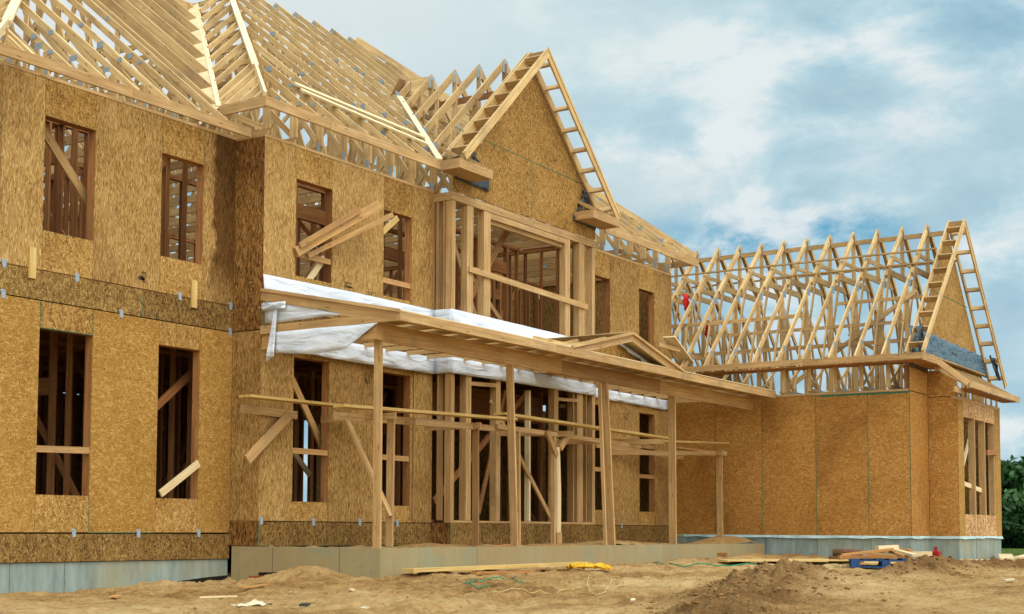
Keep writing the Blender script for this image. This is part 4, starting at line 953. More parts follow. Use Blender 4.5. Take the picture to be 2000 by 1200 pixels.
# beam in three visible lengths of laminated planks
for a, c, z0, z1, r in ((16.05, 21.3, 3.93, 4.19, .62), (21.303, 25.1, 3.915, 4.175, .12), (25.103, 29.7, 3.90, 4.165, .62)):
    b = MB(.0015)
    b.box(a, c, 12.60, 12.64, z0, z1, r); b.box(a + .01, c - .01, 12.642, 12.68, z0 + .004, z1, r - .05)
    b.build('porch_beam', WOODB, porch)
for a, c in ((25.12, 25.9), (25.92, 26.7), (26.72, 27.5), (27.52, 28.3), (28.32, 29.1), (29.12, 29.69)):
    pass
b = MB(); b.box(15.97, 16.01, 12.55, Y2 - .02, 3.93, 4.16, .35); b.box(16.0, 16.13, 12.55, 12.60, 3.93, 4.18, .55); b.build('side_beam', WOODB, porch)
# posts (two 2x6 each, some out of plumb)
def post(xb, xt, z0=.92, z1=3.93, y=12.60, w=.045, d=.13, rr=.5):
    b = MB(.001); b.beam((xb - w / 2, y + d / 2, z0), (xt - w / 2, y + d / 2, z1), w, d, up=(0, 1, 0), rnd=rr); b.build('porch_post', WOOD, porch)
post(16.20, 16.19, rr=.5); post(19.90, 19.73, rr=.55); post(23.27, 22.99, w=.05, d=.15, rr=.5); post(25.82, 25.80, w=.05, d=.15, rr=.45)
# short stud doubled behind the leaning posts
stick('porch_post', WOOD, porch, (22.98, 12.66, .92), (22.76, 12.66, 3.9), w=.04, d=.06, up=(0, 1, 0), rnd=.9)
# hanging wrap at the left end
def curtain(pts_top, pts_bot, par, nm='house_wrap', nrm=(-1, 0, 0), wob=.03): return strip(pts_top, pts_bot, nm, WRAP, par, wob=wob, n=8, ny=5, nrm=nrm)
xx = X0 - .045
curtain([(xx, 14.55, 4.17), (xx, 13.6, 4.17), (xx, 12.95, 4.16), (xx, 12.50, 4.16)], [(xx, 14.5, 3.86), (xx, 13.7, 3.78), (xx, 13.1, 3.82), (xx, 12.62, 4.10)], porch, wob=.025)
curtain([(xx + .03, 14.72, 4.72), (xx + .03, 13.9, 4.56)], [(xx + .03, 14.72, 4.32), (xx + .03, 13.2, 4.34)], porch, wob=.03)
curtain([(xx - .03, 14.74, 4.63), (xx - .03, 14.25, 4.62)], [(xx - .03, 14.74, 4.52), (xx - .03, 14.25, 4.5)], porch, wob=.08)
curtain([(xx - .05, 14.46, 4.5), (xx - .05, 14.40, 4.5)], [(xx - .06, 14.62, 3.72), (xx - .04, 14.46, 3.80)], porch, wob=.03)
# small pediment on the porch roof
b = MB(.001)
ax, az, fl, fr, fz = 23.05, 4.80, 20.88, 25.08, 4.32
for y in (12.155,):
    b.beam((fl, y, fz), (ax, y, az), .04, .13, rnd=.75, anchor=1); b.beam((fr, y, fz), (ax, y, az), .04, .13, rnd=.45, anchor=1)
    b.beam((fl - .05, y - .03, fz + .03), (ax, y - .03, az + .04), .06, .045, rnd=.95, anchor=1); b.beam((fr + .05, y - .03, fz + .03), (ax, y - .03, az + .04), .06, .045, rnd=.9, anchor=1)
b.build('pediment_rafter', WOOD, porch)
b = MB(.001)
for y in (12.7, 13.3, 13.9):
    h = az - (y - 12.14) * .2; t = (az - zr_(y)) / (az - fz)
    b.beam((ax - 2.1 * t, y, zr_(y)), (ax, y, az), .038, .09, rnd=.5, anchor=1); b.beam((ax + 2.0 * t, y, zr_(y)), (ax, y, az), .038, .09, rnd=.5, anchor=1)
b.box(20.4, 22.3, 12.6, 12.64, 4.44, 4.50, .7)
b.beam((19.75, 12.2, 4.34), (22.0, 13.6, 4.68), .04, .09, rnd=.8); b.beam((20.35, 12.2, 4.34), (22.6, 13.8, 4.72), .04, .09, rnd=.9); b.build('pediment_framing', WOODR, porch)
b = MB(0); b.prism([(21.6, 12.5, 4.3), (23.05, 12.5, 4.70), (24.6, 12.5, 4.3)], (0, .012, 0)); b.build('pediment_panel', OSB_H, porch)
strip([(21.3, 12.48, 4.42), (22.8, 12.48, 4.72)], [(21.45, 12.46, 4.36), (22.85, 12.46, 4.66)], 'pediment_wrap', WRAP, porch, wob=.02)
strip([(23.0, 12.47, 4.74), (24.7, 12.46, 4.36)], [(23.2, 12.44, 4.62), (24.6, 12.44, 4.28)], 'pediment_wrap', WRAP, porch, wob=.04)
b = MB(0); b.prism([(ax, 12.2, az + .045), (fr, 12.2, fz + .035), (ax + .9, 14.2, az - .15), (ax, 14.2, az + .045)], (0, 0, .015)); b.build('pediment_sheathing', WOODP, porch)

# ------------------------------------------------------------------ WING
wing = thing('house_wing', 'single-storey orange-brown strand board wing with bare steep roof trusses and ladder gable', 'house', (XR, 9.22, .5))
YW = 9.22; XB2, YBB, XE = 31.41, 8.58, 35.0
xs = [9.22, 10.13, 11.30, 12.56, 13.7, 14.78]
for a, c in zip(xs[:-1], xs[1:]): pY(a, c, 1.11, 4.20, XR, OSB_O, par=wing, g=.004)
b = MB(0)
for y in xs[1:-1]: b.box(XR - .003, XR + .0, y - .006, y + .006, 1.12, 4.2)
b.build('panel_seam', GREEN, wing)
b = MB(0); b.box(XR - .003, XR, 9.23, 11.2, 4.16, 4.2); b.box(XR - .005, XR + .004, YW - .004, YW + .006, 1.1, 4.8); b.build('edge_mark', GREEN, wing)
pX(XR + .014, 31.40, 1.11, 4.20, YW, OSB_O, par=wing); pX(XR + .014, 31.40, 4.22, 4.80, YW, OSB_O, par=wing)
pY(YBB + .012, YW, 1.11, 4.16, XB2, OSB_O, par=wing); pY(YBB + .012, YW, 4.17, 4.75, XB2, OSB_O, par=wing)
b = MB(0); b.box(XR + .03, 31.38, YW + .02, YW + .12, 1.12, 4.78, .2); b.box(XB2 + .016, XB2 + .1, YBB + .03, YW + .02, 1.12, 4.72, .2); b.build('corner_post', WOODI, wing)
# bay front
pX(XB2, 31.86, 1.11, 4.10, YBB, OSB_W, par=wing); pX(34.50, XE, 1.11, 4.10, YBB, OSB_W, par=wing)
pX(31.86, 34.50, 1.11, 1.60, YBB, OSB_T, par=wing); pX(31.86, 34.50, 3.74, 4.10, YBB, OSB_T, par=wing)
b = MB(); b.box(XB2, XE, YBB - .004, YBB + .14, 4.10, 4.17, .8); b.build('top_plate', WOOD, wing)
for x in (31.80, 32.72, 33.58, 34.42):
    b = MB(); b.box(x, x + .05, YBB + .001 if x in (31.80, 34.42) else YBB - .003, YBB + .14, 1.12 if x in (32.72, 33.58) else 1.6, 4.09, .8); b.build('window_mullion', WOOD, wing)
for x in np.linspace(XB2 + .1, XE - .1, 8):
    b = MB(); b.box(x, x + .04, YBB + .03, YBB + .07, 4.17, 4.52, .75); b.build('eave_block', WOOD, wing)
stick('window_brace', WOODP, wing, (31.9, YBB + .1, 2.3), (33.6, YBB + .1, 2.16), d=.1, rnd=.8)
stick('window_brace', WOODP, wing, (31.9, YBB + .3, 1.6), (33.9, YBB + .3, 3.9), d=.1, rnd=.8)
stick('window_brace', WOODI, wing, (33.7, YBB - .02, 3.04), (34.62, YBB - .02, 3.1), d=.12, rnd=.5)
b = MB(0); b.box(34.9, 34.99, YBB + .012, YW + 6, 1.11, 4.1); b.box(XR + .1, 36.1, 18.6, 18.62, 1.1, 4.2); b.box(36.08, 36.1, YW, 18.6, 1.1, 4.2); b.box(XE, 36.1, YW, YW + .012, 1.1, 4.8); b.build('far_wall', OSB_R, wing)
b = MB(); 
for x in (31.7, 32.3, 33.0, 33.7): b.box(x, x + .04, YW + 2.6, YW + 2.74, 1.1, 4.2)
b.build('interior_stud_wall', WOODI, wing)
b = MB(0); b.box(XR + .15, 34.7, YW + .1, 18.5, 1.0, 1.05); b.build('wing_floor', OSB_R, wing)
# foundation and sill seal
o = conc([(XR + .02, XR + .25, YW + .02, Y2 + .3, -.4, 1.085), (XR + .021, 31.43, YW + .021, YW + .25, -.4, 1.083), (XB2 + .02, XB2 + .25, YBB + .021, YW + .02, -.4, 1.084), (XB2 + .021, XE - .01, YBB + .02, YBB + .25, -.4, 1.082), (XE - .2, XE - .011, YBB + .25, 14, -.4, 1.08)], CONCB, wing,
         joints=[(XR + .016, XR + .021, y - .004, y + .004, .4, 1.08) for y in (10.1, 11.3, 12.5)] + [(x - .004, x + .004, YBB + .016, YBB + .021, .4, 1.08) for x in (32.8,)])
rows_ = []
path = [(XR - .008, Y2 - .3), (XR - .008, YW - .008), (XB2 - .008, YW - .008), (XB2 - .008, YBB - .008), (XE + .01, YBB - .008)]
b = MB(0)
for (a, c) in zip(path[:-1], path[1:]):
    n = max(2, int(math.dist(a, c) / .35)); nv = Vector((c[1] - a[1], -(c[0] - a[0]), 0)).normalized()
    r0, r1 = [], []
    for i in range(n + 1):
        p = Vector((a[0] + (c[0] - a[0]) * i / n, a[1] + (c[1] - a[1]) * i / n, 0)); d_ = nv * random.uniform(0, .02)
        r0.append((p.x, p.y, 1.112)); r1.append((p.x + d_.x, p.y + d_.y, 1.075 - random.uniform(0, .03)))
    b.grid([r0, r1])
b.build('sill_seal', SEAL, wing, solid=.004)
# top plate of the long wall
b = MB(); b.box(XR - .005, XR + .14, YW + .02, Y2, 4.205, 4.25, .7); b.build('top_plate', WOOD, wing)
b = MB(); b.box(36.0, 36.14, YW + .02, 18.6, 4.205, 4.25, .3); b.box(XR - .003, XR + .1, Y2, 18.6, 4.4, 4.5, .3); b.build('top_plate', WOODI, wing)
WX, WZ = 33.1, 8.42; WE = 4.98; WH = 3.42; WS = (WZ - WE) / WH
def wtruss(Y, i):
    b = MB(.001)
    U = lambda a, c, d=.089, w=.034, r=None: b.beam((a[0], Y, a[1]), (c[0], Y, c[1]), w, d, rnd=random.uniform(.3, .8) if r is None else r)
    zc_ = lambda x: WZ - WS * abs(x - WX)
    for s_ in (-1, 1):
        b.beam((WX + s_ * WH, Y, WE), (WX, Y, WZ), .038, .115, rnd=random.uniform(.5, .85) if s_ < 0 else random.uniform(.2, .5), anchor=1)
        b.beam((WX + s_ * 1.35, Y - .04, zc_(WX + 1.35) - .01), (WX + s_ * .18, Y - .04, WZ - WS * .18 - .01), .036, .10, rnd=random.uniform(.6, .95), anchor=1)
        U((WX + s_ * 3.0, 4.3), (WX + s_ * 3.0, zc_(WX + 3.0) - .1), .089)      # heel post
        U((WX + s_ * 1.62, 4.3), (WX + s_ * 1.62, zc_(WX + 1.62) - .1), .10)    # attic post
        U((WX + s_ * 2.35, 4.32), (WX + s_ * 3.25, zc_(WX + 3.25) - .05), .089)  # heel web
        U((WX + s_ * 2.4, 4.32), (WX + s_ * 1.7, zc_(WX + 1.7) - .3), .07)
    U((WX - 2.98, 4.30), (WX + 2.98, 4.30), .14, .035)
    U((WX - 1.15, 7.17), (WX + 1.15, 7.17), .14, .035)
    U((WX - .75, 7.55), (WX + .75, 7.55), .09, .033)
    U((WX, 7.2), (WX, WZ - .15), .089, .032)
    for s_ in (-1, 1):
        U((WX + s_ * 1.62, 5.2), (WX + s_ * 2.95, 4.36), .07, .031); U((WX + s_ * 1.0, 7.1), (WX + s_ * 1.62, 5.5), .07, .03)
        U((WX + s_ * .5, 7.6), (WX + s_ * 1.1, 7.2), .07, .03)
    o = b.build('wing_truss', WOODR, wing)
    def pbox(*q): p = MB(0); p.box(*q); p.build('connector_plate', METAL, o)
    yy = Y - .062
    pbox(WX - .07, WX + .07, yy - .003, yy, WZ - .32, WZ - .08)
    for s_ in (-1, 1):
        for q in (1.5, 3.0): x = WX + s_ * q; pbox(x - .09, x + .09, yy + .038, yy + .041, zc_(x) - .2, zc_(x) - .04)
        pbox(WX + s_ * 2.4 - .1, WX + s_ * 2.4 + .1, yy + .038, yy + .041, 4.24, 4.38)
for i in range(15): wtruss(9.67 + .588 * i, i)
# end truss + sheathed gable
b = MB(0); b.prism([(XR + .12, YW - .012, 4.81), (WX, YW - .012, WZ - .16), (36.1, YW - .012, 4.81)], (0, .012, 0)); gpw = b.build('gable_panel', OSB_H, wing)
b = MB(0); b.beam((WX - 1.6, YW - .014, 6.6), (WX + 1.6, YW - .014, 6.6), .002, .014); b.build('panel_seam', GREEN, gpw)
ladder(WX, WZ + .02, WS, 8.82, 9.17, 3.42, 3.55, wing, 'w', 9, .13)
fas((WX - .02, 8.84), (WX - .02, 9.17), 8.38, 8.26, .3, wing, name='ridge_block')
# long members along the wing
def yb_(x, z, y0, y1, d=.09, w=.038, r=.6, name='purlin'): b = MB(.001); b.beam((x, y0, z), (x, y1, z), w, d, rnd=r); b.build(name, WOODR, wing)
yb_(33.1, 8.14, 9.3, 18.0, .11, r=.3, name='ridge_board')
yb_(32.2, 7.62, 9.2, 17.5, .035, .07, .3); yb_(33.95, 7.62, 9.2, 17.5, .035, .07, .2); yb_(31.9, 7.27, 9.2, 13.0, .035, .07, .3)
yb_(31.45, 6.43, 9.2, 11.3, .08, r=.3); yb_(31.2, 5.86, 9.6, 14.2, .07, r=.3); yb_(31.2, 5.44, 9.3, 16.5, .085, r=.25); yb_(35.0, 5.5, 9.3, 16.5, .08, r=.1)
yb_(31.3, 6.2, 12.0, 16.5, .09, r=.5)
stick('diagonal_brace', WOODR, wing, (31.3, 9.4, 6.55), (31.3, 12.6, 4.4), d=.1, rnd=.6)
stick('diagonal_brace', WOODR, wing, (34.9, 9.6, 4.5), (34.9, 12.2, 6.2), d=.09, rnd=.3)
fas((29.68, 14.42), (29.68, 11.4), 4.975, 4.845, .5, wing); fas((29.678, 11.395), (29.68, 8.80), 4.965, 4.83, .55, wing)
b = MB(); b.box(36.02, 36.06, 9.3, 17, 4.25, 4.5, .2); b.box(XR + .2, XR + .24, 12.6, 17.0, 4.25, 4.42, .1); b.build('rim_joist', WOODI, wing)
# bay shed roof
fas((29.66, 8.80), (31.0, 8.80), 4.96, 4.80, .6, wing)
b = MB(.001)
b.beam((30.55, 8.79, 4.97), (31.05, 8.22, 4.44), .04, .13, rnd=.8, anchor=1); b.build('hip_board', WOOD, wing)
fas((31.04, 8.22), (35.40, 8.22), 4.44, 4.31, .8, wing)
b = MB(0); b.prism([(30.3, 8.82, 4.80), (31.4, 8.82, 4.80), (31.4, 9.2, 4.80), (30.3, 9.2, 4.80)], (0, 0, -.015)); b.prism([(29.7, 8.84, 4.82), (30.3, 8.84, 4.82), (30.3, 14.0, 4.82), (30.09, 14.0, 4.82), (29.7, 14.0, 4.82)], (0, 0, -.012)); b.build('soffit_board', WOODI, wing)
for k, x in enumerate(np.linspace(31.15, 35.2, 9)):
    b = MB(.001); b.beam((x, 8.24, 4.43), (x - .12, 9.18, 5.02), .04, .11, rnd=random.uniform(.3, .8), anchor=1); b.build('bay_rafter', WOODR, wing)
b = MB(.001); b.beam((30.6, 8.85, 5.0), (31.1, 9.0, 4.98), .05, .03, rnd=.9); b.beam((30.9, 9.08, 5.05), (35.5, 9.08, 5.03), .12, .03, rnd=.7); b.build('bay_nailer', WOOD, wing)
b = MB(.001); b.beam((35.38, 8.24, 4.43), (35.38, 9.15, 4.98), .04, .13, rnd=.6, anchor=1); b.build('hip_board', WOOD, wing)
b = MB(.001); b.box(30.75, 31.35, 8.44, 8.48, 4.20, 4.32, .5); b.build('cornice_block', WOOD, wing)
b = MB(.001); b.box(31.2, 35.2, 8.25, 8.56, 4.30, 4.31, .3); b.build('soffit_board', WOODI, wing)
mt = []; mb_ = []
for i in range(26):
    t = i / 25; x = 30.05 + 6.1 * t; mt.append((x, YW - .02, 5.60 + .02 * math.sin(i * 1.9) - .06 * t)); mb_.append((x, YW - .05, 5.02))
mem = tarp(crumple(mt, mb_, 26, 5, .045, 12), wing, 'membrane_flashing', MEMB)
tarp(crumple(lerpl((29.95, 9.05, 5.55), (30.25, 8.98, 5.62), 5), lerpl((29.8, 8.95, 4.98), (30.15, 9.0, 5.0), 5), 5, 4, .12, 21), wing)
tarp(crumple(lerpl((35.75, 9.05, 5.55), (36.15, 8.98, 5.45), 6), lerpl((35.95, 8.95, 4.95), (36.35, 8.95, 4.95), 6), 6, 4, .14, 22), wing)
tarp(crumple(lerpl((30.14, 9.2, 4.82), (31.35, 9.2, 4.80), 8), lerpl((30.14, 9.2, 4.72), (31.35, 9.2, 4.70), 8), 8, 2, .01, 23), wing)
# cornice where the wing meets the house, and the red rags caught in the trusses
b = MB(.001); b.beam((29.1, 14.38, 5.62), (30.1, 14.38, 5.12), .30, .03, up=(.4, 0, 1), rnd=.95); b.beam((29.15, 14.53, 5.55), (30.1, 14.53, 5.06), .04, .12, rnd=.35); b.build('valley_cornice', WOODP, wing)
b = MB(.001); b.beam((30.0, 14.3, 5.2), (29.5, 14.35, 4.7), .04, .09, rnd=.7); b.beam((30.12, 14.35, 5.28), (31.6, 14.35, 5.30), .04, .09, rnd=.7); b.build('cornice_bracket', WOOD, wing)
b = MB(0); b.prism([(XR + .01, 14.0, 4.3), (31.7, 14.0, 4.3), (31.7, 14.0, 5.15), (XR + .01, 14.0, 5.15)], (0, .012, 0)); b.build('wall_panel', OSB_R, wing)
b = MB(.001); b.beam((29.0, 14.6, 5.45), (29.5, 14.3, 5.35), .05, .1, rnd=.9); b.build('cornice_bracket', WOOD, wing)
# rear slope with dark felt seen through the wing trusses
b = MB(0); b.prism([(31.0, 18.9, 7.1), (38.6, 18.9, 4.5), (38.6, 18.9, 4.25), (31.0, 18.9, 6.75)], (0, .04, 0), .3); b.build('rear_rake_board', WOODI, wing)
b = MB(0); b.prism([(31.0, 18.86, 7.14), (38.7, 18.86, 4.5), (38.7, 22.5, 4.5), (31.0, 22.5, 7.14)], (0, 0, .02)); b.build('rear_roof_felt', FELT, wing)
b = MB()
for k in range(12): x = 31.4 + k * .6; b.box(x, x + .04, 18.92, 18.98, 4.3, 6.95 - (x - 31.0) * .342, random.random())
b.build('rear_studs', WOODI, wing)

# red rags hanging in the wing trusses
def rag(nm, lab, c, w, h, seed):
    r = random.Random(seed); rows = []
    for j in range(7):
        rows.append([(c[0] + w * (i / 6 - .5) * (1 - .3 * abs(j / 6 - .4)) + r.uniform(-.02, .02), c[1] + r.uniform(-.05, .05), c[2] - h * j / 6 + r.uniform(-.02, .02)) for i in range(7)])
    b = MB(0); b.grid(rows); o = b.build(nm, RED, None, smooth=True, solid=.01); tag(o, lab, 'rag', 'red rags caught in the wing trusses')
def shear(rows, k): return rows
rag('red_rag', 'upper crumpled red rag caught high in the wing roof trusses', (31.55, 15.1, 7.0), .28, .55, 2)
rag('red_rag', 'lower crumpled red rag hanging from a wing roof collar tie', (31.7, 14.6, 6.35), .40, .42, 5)

# ------------------------------------------------------------------ SCAFFOLD
scaf = thing('timber_scaffold', 'rough scaffold frame of nailed lumber standing under the porch roof', 'scaffold', (17.25, 13.3, .95))
for xb, xt, r, d in ((17.40, 17.42, .6, .13), (19.77, 19.75, .12, .12), (29.62, 29.60, .5, .14), (21.08, 21.05, .5, .06)):
    b = MB(.001); b.beam((xb - .02, 13.3 + d / 2, .93), (xt - .02, 13.3 + d / 2, 2.99), .04, d, up=(0, 1, 0), rnd=r); b.build('scaffold_post', WOOD, scaf)
# peeled log prop with Y braces
b = MB(0); b.tube([(22.40, 13.34, 1.15), (22.41, 13.34, 1.9), (22.38, 13.34, 2.5), (22.36, 13.34, 2.72)], [.066, .062, .06, .058], 12, .6); b.build('log_prop', WOODP, scaf)
b = MB(.001); b.box(22.22, 22.27, 13.3, 13.38, .93, 2.9, .7); b.box(22.33, 22.5, 13.3, 13.38, .93, 1.15, .6); b.beam((22.3, 13.3, 2.55), (21.95, 13.3, 2.98), .05, .1, rnd=.3); b.beam((22.42, 13.3, 2.7), (22.75, 13.3, 3.0), .05, .12, rnd=.5); b.build('prop_brace', WOOD, scaf)
def led(a, c, d=.11, r=.5, nm='ledger', w=.038): b = MB(.001); b.beam(a, c, w, d, rnd=r); b.build(nm, WOOD, scaf)
led((15.50, 14.74, 2.99), (16.75, 14.74, 2.97), .13, .45); led((16.7, 13.95, 2.93), (19.1, 13.4, 2.93), .12, .5); led((18.0, 13.36, 2.90), (21.2, 13.36, 2.95), .10, .4)
led((20.3, 13.30, 2.97), (26.0, 13.5, 2.92), .08, .7); led((21.9, 14.3, 2.98), (22.6, 13.1, 2.97), .1, .3); led((24.5, 14.7, 2.97), (25.9, 12.9, 3.0), .1, .45)
led((26.5, 14.6, 2.85), (29.7, 13.25, 2.95), .10, .4); led((26.3, 14.72, 3.0), (30.05, 14.5, 2.9), .1, .4)
led((17.3, 14.7, 2.94), (17.3, 13.2, 2.94), .1, .4); led((19.65, 14.35, 2.94), (19.65, 13.2, 2.94), .1, .4); led((29.4, 14.7, 2.94), (29.4, 13.2, 2.95), .1, .4)
b = MB(.001); b.beam((16.52, 14.70, 2.95), (15.60, 14.70, 2.22), .038, .15, rnd=.55); b.build('bracket_brace', WOOD, scaf)
b = MB(.001); b.beam((16.95, 13.9, 2.9), (17.35, 13.32, 1.4), .09, .038, up=(0, 1, 0), rnd=.75); b.build('diagonal_prop', WOOD, scaf)
b = MB(.001); b.beam((21.2, 13.5, 2.85), (22.4, 14.2, 1.4), .09, .038, up=(0, 1, 0), rnd=.55); b.build('diagonal_prop', WOOD, scaf)
G = 'planks lying on the timber scaffold'
plank('scaffold_plank', 'leftmost scaffold plank, sticking out past the inner house corner', 'plank', (15.40, 14.58, 3.16), (18.15, 14.50, 3.17), .24, .038, WOODY, G, .6)
plank('scaffold_plank', 'long yellow scaffold plank running behind the left two porch posts', 'plank', (16.35, 13.55, 3.04), (20.75, 13.28, 3.12), .24, .045, WOODY, G, .9)
plank('scaffold_plank', 'long pale scaffold plank running behind the middle porch posts', 'plank', (20.35, 13.28, 3.19), (26.85, 13.34, 3.13), .24, .045, WOODY, G, .85)
plank('scaffold_plank', 'thin scaffold plank at the right end of the scaffold near the orange wing wall', 'plank', (25.7, 13.9, 3.06), (29.75, 13.30, 3.18), .22, .04, WOODY, G, .6)
plank('scaffold_plank', 'short scaffold plank lying low beside the peeled log prop', 'plank', (22.6, 14.2, 3.03), (27.2, 14.0, 3.02), .2, .038, WOODY, G, .3)
plank('scaffold_plank', 'short scaffold plank reaching out over the last scaffold post to the wing wall', 'plank', (28.4, 13.9, 3.03), (30.6 - .6, 13.95, 3.03), .2, .038, WOODB, G, .5)

# boards sticking out of the upper window
G = 'boards poking out of the upper window over the porch'
plank('leaning_board', 'upper of the long boards poking out of the upper window over the porch roof', 'board', (16.70, Y2 - .05, 5.56), (18.30, Y2 - .45, 6.58), .05, .15, WOODB, G, .5)
plank('leaning_board', 'shorter board nested on the upper long board poking out of the window', 'board', (16.72, Y2 - .10, 5.66), (17.85, Y2 - .40, 6.41), .04, .09, WOODB, G, .3)
plank('leaning_board', 'lower and thinner of the long boards poking out of the upper window', 'board', (17.0, Y2 - .03, 5.55), (18.60, Y2 - .50, 6.46), .05, .08, WOODB, G, .6)
plank('leaning_board', 'short pale board end standing in the corner of the upper window above the house wrap', 'board', (17.05, Y2 + .03, 5.12), (17.58, Y2 + .12, 5.62), .04, .10, WOODP, G, .7)
plank('leaning_board', 'short pale board slanting across the top of the second upper window from the left', 'board', (18.98, Y2 + .03, 6.28), (19.35, Y2 - .03, 6.60), .04, .10, WOODY, G, .8)
plank('short_board', 'short raw board leaning across the lower right corner of the ground floor window', 'board', (14.50, Y1 - .03, 1.69), (15.26, Y1 - .03, 2.17), .03, .11, WOODP, None, .55)

# ------------------------------------------------------------------ things on the ground
def gplank(label, a, c, w=.18, t=.04, mat=WOODY, lift=(.03, .03), r=.8, nm='board', cat='board', grp=None):
    return plank(nm, label, cat, (a[0], a[1], gz(*a) + lift[0]), (c[0], c[1], gz(*c) + lift[1]), w, t, mat, grp, r)
gplank('very long yellow board lying on the sand before the porch slab', (16.1, 12.05), (20.3, 11.55), .24, .05, WOODY, (.10, .12), .9)
gplank('short brown board half under the very long yellow board', (17.3, 11.75), (18.7, 11.6), .14, .04, WOODO, (.03, .04), .3)
gplank('plank leaning off the slab edge dirt behind the second scaffold post', (19.35, 12.75), (20.6, 13.1), .14, .03, WOODO, (.38, .40), .4)
gplank('small weathered plank lying on the porch dirt beside the middle post', (20.9, 12.95), (21.7, 13.05), .2, .03, WOODB, (.37, .36), .3)
gplank('small weathered plank lying on the porch dirt by the right porch post', (25.0, 12.9), (25.9, 13.1), .16, .03, WOODB, (.37, .37), .2)
b = MB(0); b.box(15.3, 15.97, 14.3, 14.34, .30, .50); o = b.build('formwork_board', RUST); tag(o, 'rusty red-brown board end at the dark foot of the porch foundation corner', 'board')
# plywood sheets
for k, (lab, x, y, a, dz) in enumerate((('upper of two yellow plywood sheets lying on the sand before the wing', 25.7, 10.25, -.98, .06), ('lower plywood sheet sticking out to the right under the upper one', 26.7, 9.75, -.95, .03))):
    b = MB(0); z = gz(x, y) + dz + .02; ca, sa = math.cos(a), math.sin(a)
    P = [(x + ca * u - sa * v, y + sa * u + ca * v, z + .01 * (k == 0) * u) for u, v in ((-1.22, -.6), (1.22, -.6), (1.22, .6), (-1.22, .6))]
    b.prism(P, (0, 0, .018), .9); o = b.build('plywood_sheet', [WOODY]); tag(o, lab, 'plywood', 'plywood sheets lying before the wing')
# blue pallet
px, py = 25.0, 8.15; pz0 = gz(px, py) + .02; pal = thing('blue_pallet', 'blue painted wooden pallet under the heap of offcuts', 'pallet', (px, py, pz0))
ang = -1.2
def PR(u, v, z): return (px + math.cos(ang) * u - math.sin(ang) * v, py + math.sin(ang) * u + math.cos(ang) * v, pz0 + z)
for v in (-.58, 0, .58):
    for u in (-.52, 0, .52):
        b = MB(.001); b.beam(PR(u - .07, v, .06), PR(u + .07, v, .06), .1, .09); b.build('block', BLUEP, pal)
    b = MB(.001); b.beam(PR(-.6, v, .118), PR(.6, v, .118), .1, .022); b.build('stringer_board', BLUEP, pal)
    b = MB(.001); b.beam(PR(-.6, v, .008), PR(.6, v, .008), .1, .02); b.build('bottom_board', BLUEP, pal)
for u in (-.55, -.33, -.11, .11, .33, .55):
    b = MB(.001); b.beam(PR(u, -.63, .141), PR(u, .63, .141), .12, .022, up=(0, 0, 1)); b.build('deck_board', BLUEP, pal)
# offcuts heap
labs = ['long tan offcut slanting over the left of the offcut heap', 'pale square-ended offcut topmost in the middle of the heap', 'orange-brown offcut lying behind the pale topmost one', 'thin offcut stretched along the left pallet edge', 'short chunky offcut at the front middle of the heap',
        'wide pale offcut tilted towards the camera right of centre', 'dark knotty offcut leaning beside the wide pale one', 'pale offcut block sitting at the right end of the heap', 'thin offcut fallen off the right pallet corner', 'second thin offcut fallen on the earth right of the pallet',
        'brownish offcut wedge at the far left tip of the pallet', 'stubby offcut showing its end grain at the heap centre', 'flat offcut bridging the heap to the right block', 'narrow offcut lying deepest at the heap back']
for i, lab in enumerate(labs):
    u = [-.30, .05, .2, -.3, -.05, .35, .22, .62, .72, .85, -.62, 0, .45, .1][i]; v = [-.25, .0, .2, -.5, -.45, -.35, -.2, -.1, -.5, -.45, -.3, -.1, .1, .45][i]
    z = [.26, .34, .32, .18, .20, .25, .24, .24, .10, .09, .17, .27, .22, .18][i]; L = [.9, .4, .6, .8, .45, .5, .5, .35, .6, .6, .35, .3, .5, .9][i]; an = [.2, .5, 2.6, .05, -.4, -1.0, -1.1, .2, -.6, -.8, .3, 1.5, .3, .1][i]; ti = [.12, .05, .1, .02, -.08, -.15, -.2, .02, -.12, -.14, .05, 0, -.02, .03][i]
    c_ = PR(u, v, z); dx, dy = math.cos(an + ang) * L / 2, math.sin(an + ang) * L / 2
    b = MB(.001); b.beam((c_[0] - dx, c_[1] - dy, c_[2] - ti * L / 2), (c_[0] + dx, c_[1] + dy, c_[2] + ti * L / 2), .13, .045 + .03 * (i % 3 == 1), rnd=random.uniform(.3, .95))
    o = b.build('timber_offcut', WOODP if i in (1, 5, 7, 8, 9) else WOODO); tag(o, lab, 'offcut', 'lumber offcuts heaped on the blue pallet')
# brown felt roll / crate behind the pallet
b = MB(0); rx, ry = 26.5, 9.35; z0 = gz(rx, ry)
b.tube([(rx - .05, ry + .26, z0 + .24), (rx, ry, z0 + .25), (rx + .05, ry - .26, z0 + .24)], .075, 16, .5); o = b.build('brown_roll', BROWN, smooth=True); tag(o, 'rolled brown felt lying by the concrete behind the blue pallet', 'roll')
b = MB(0); b.box(rx - .2, rx - .16, ry - .28, ry + .3, z0 - .02, z0 + .18); b.box(rx - .16, rx + .16, ry - .27, ry + .29, z0 - .02, z0 + .16); o = b.build('brown_crate', BROWN); tag(o, 'low brown box the felt roll rests on behind the pallet', 'crate')
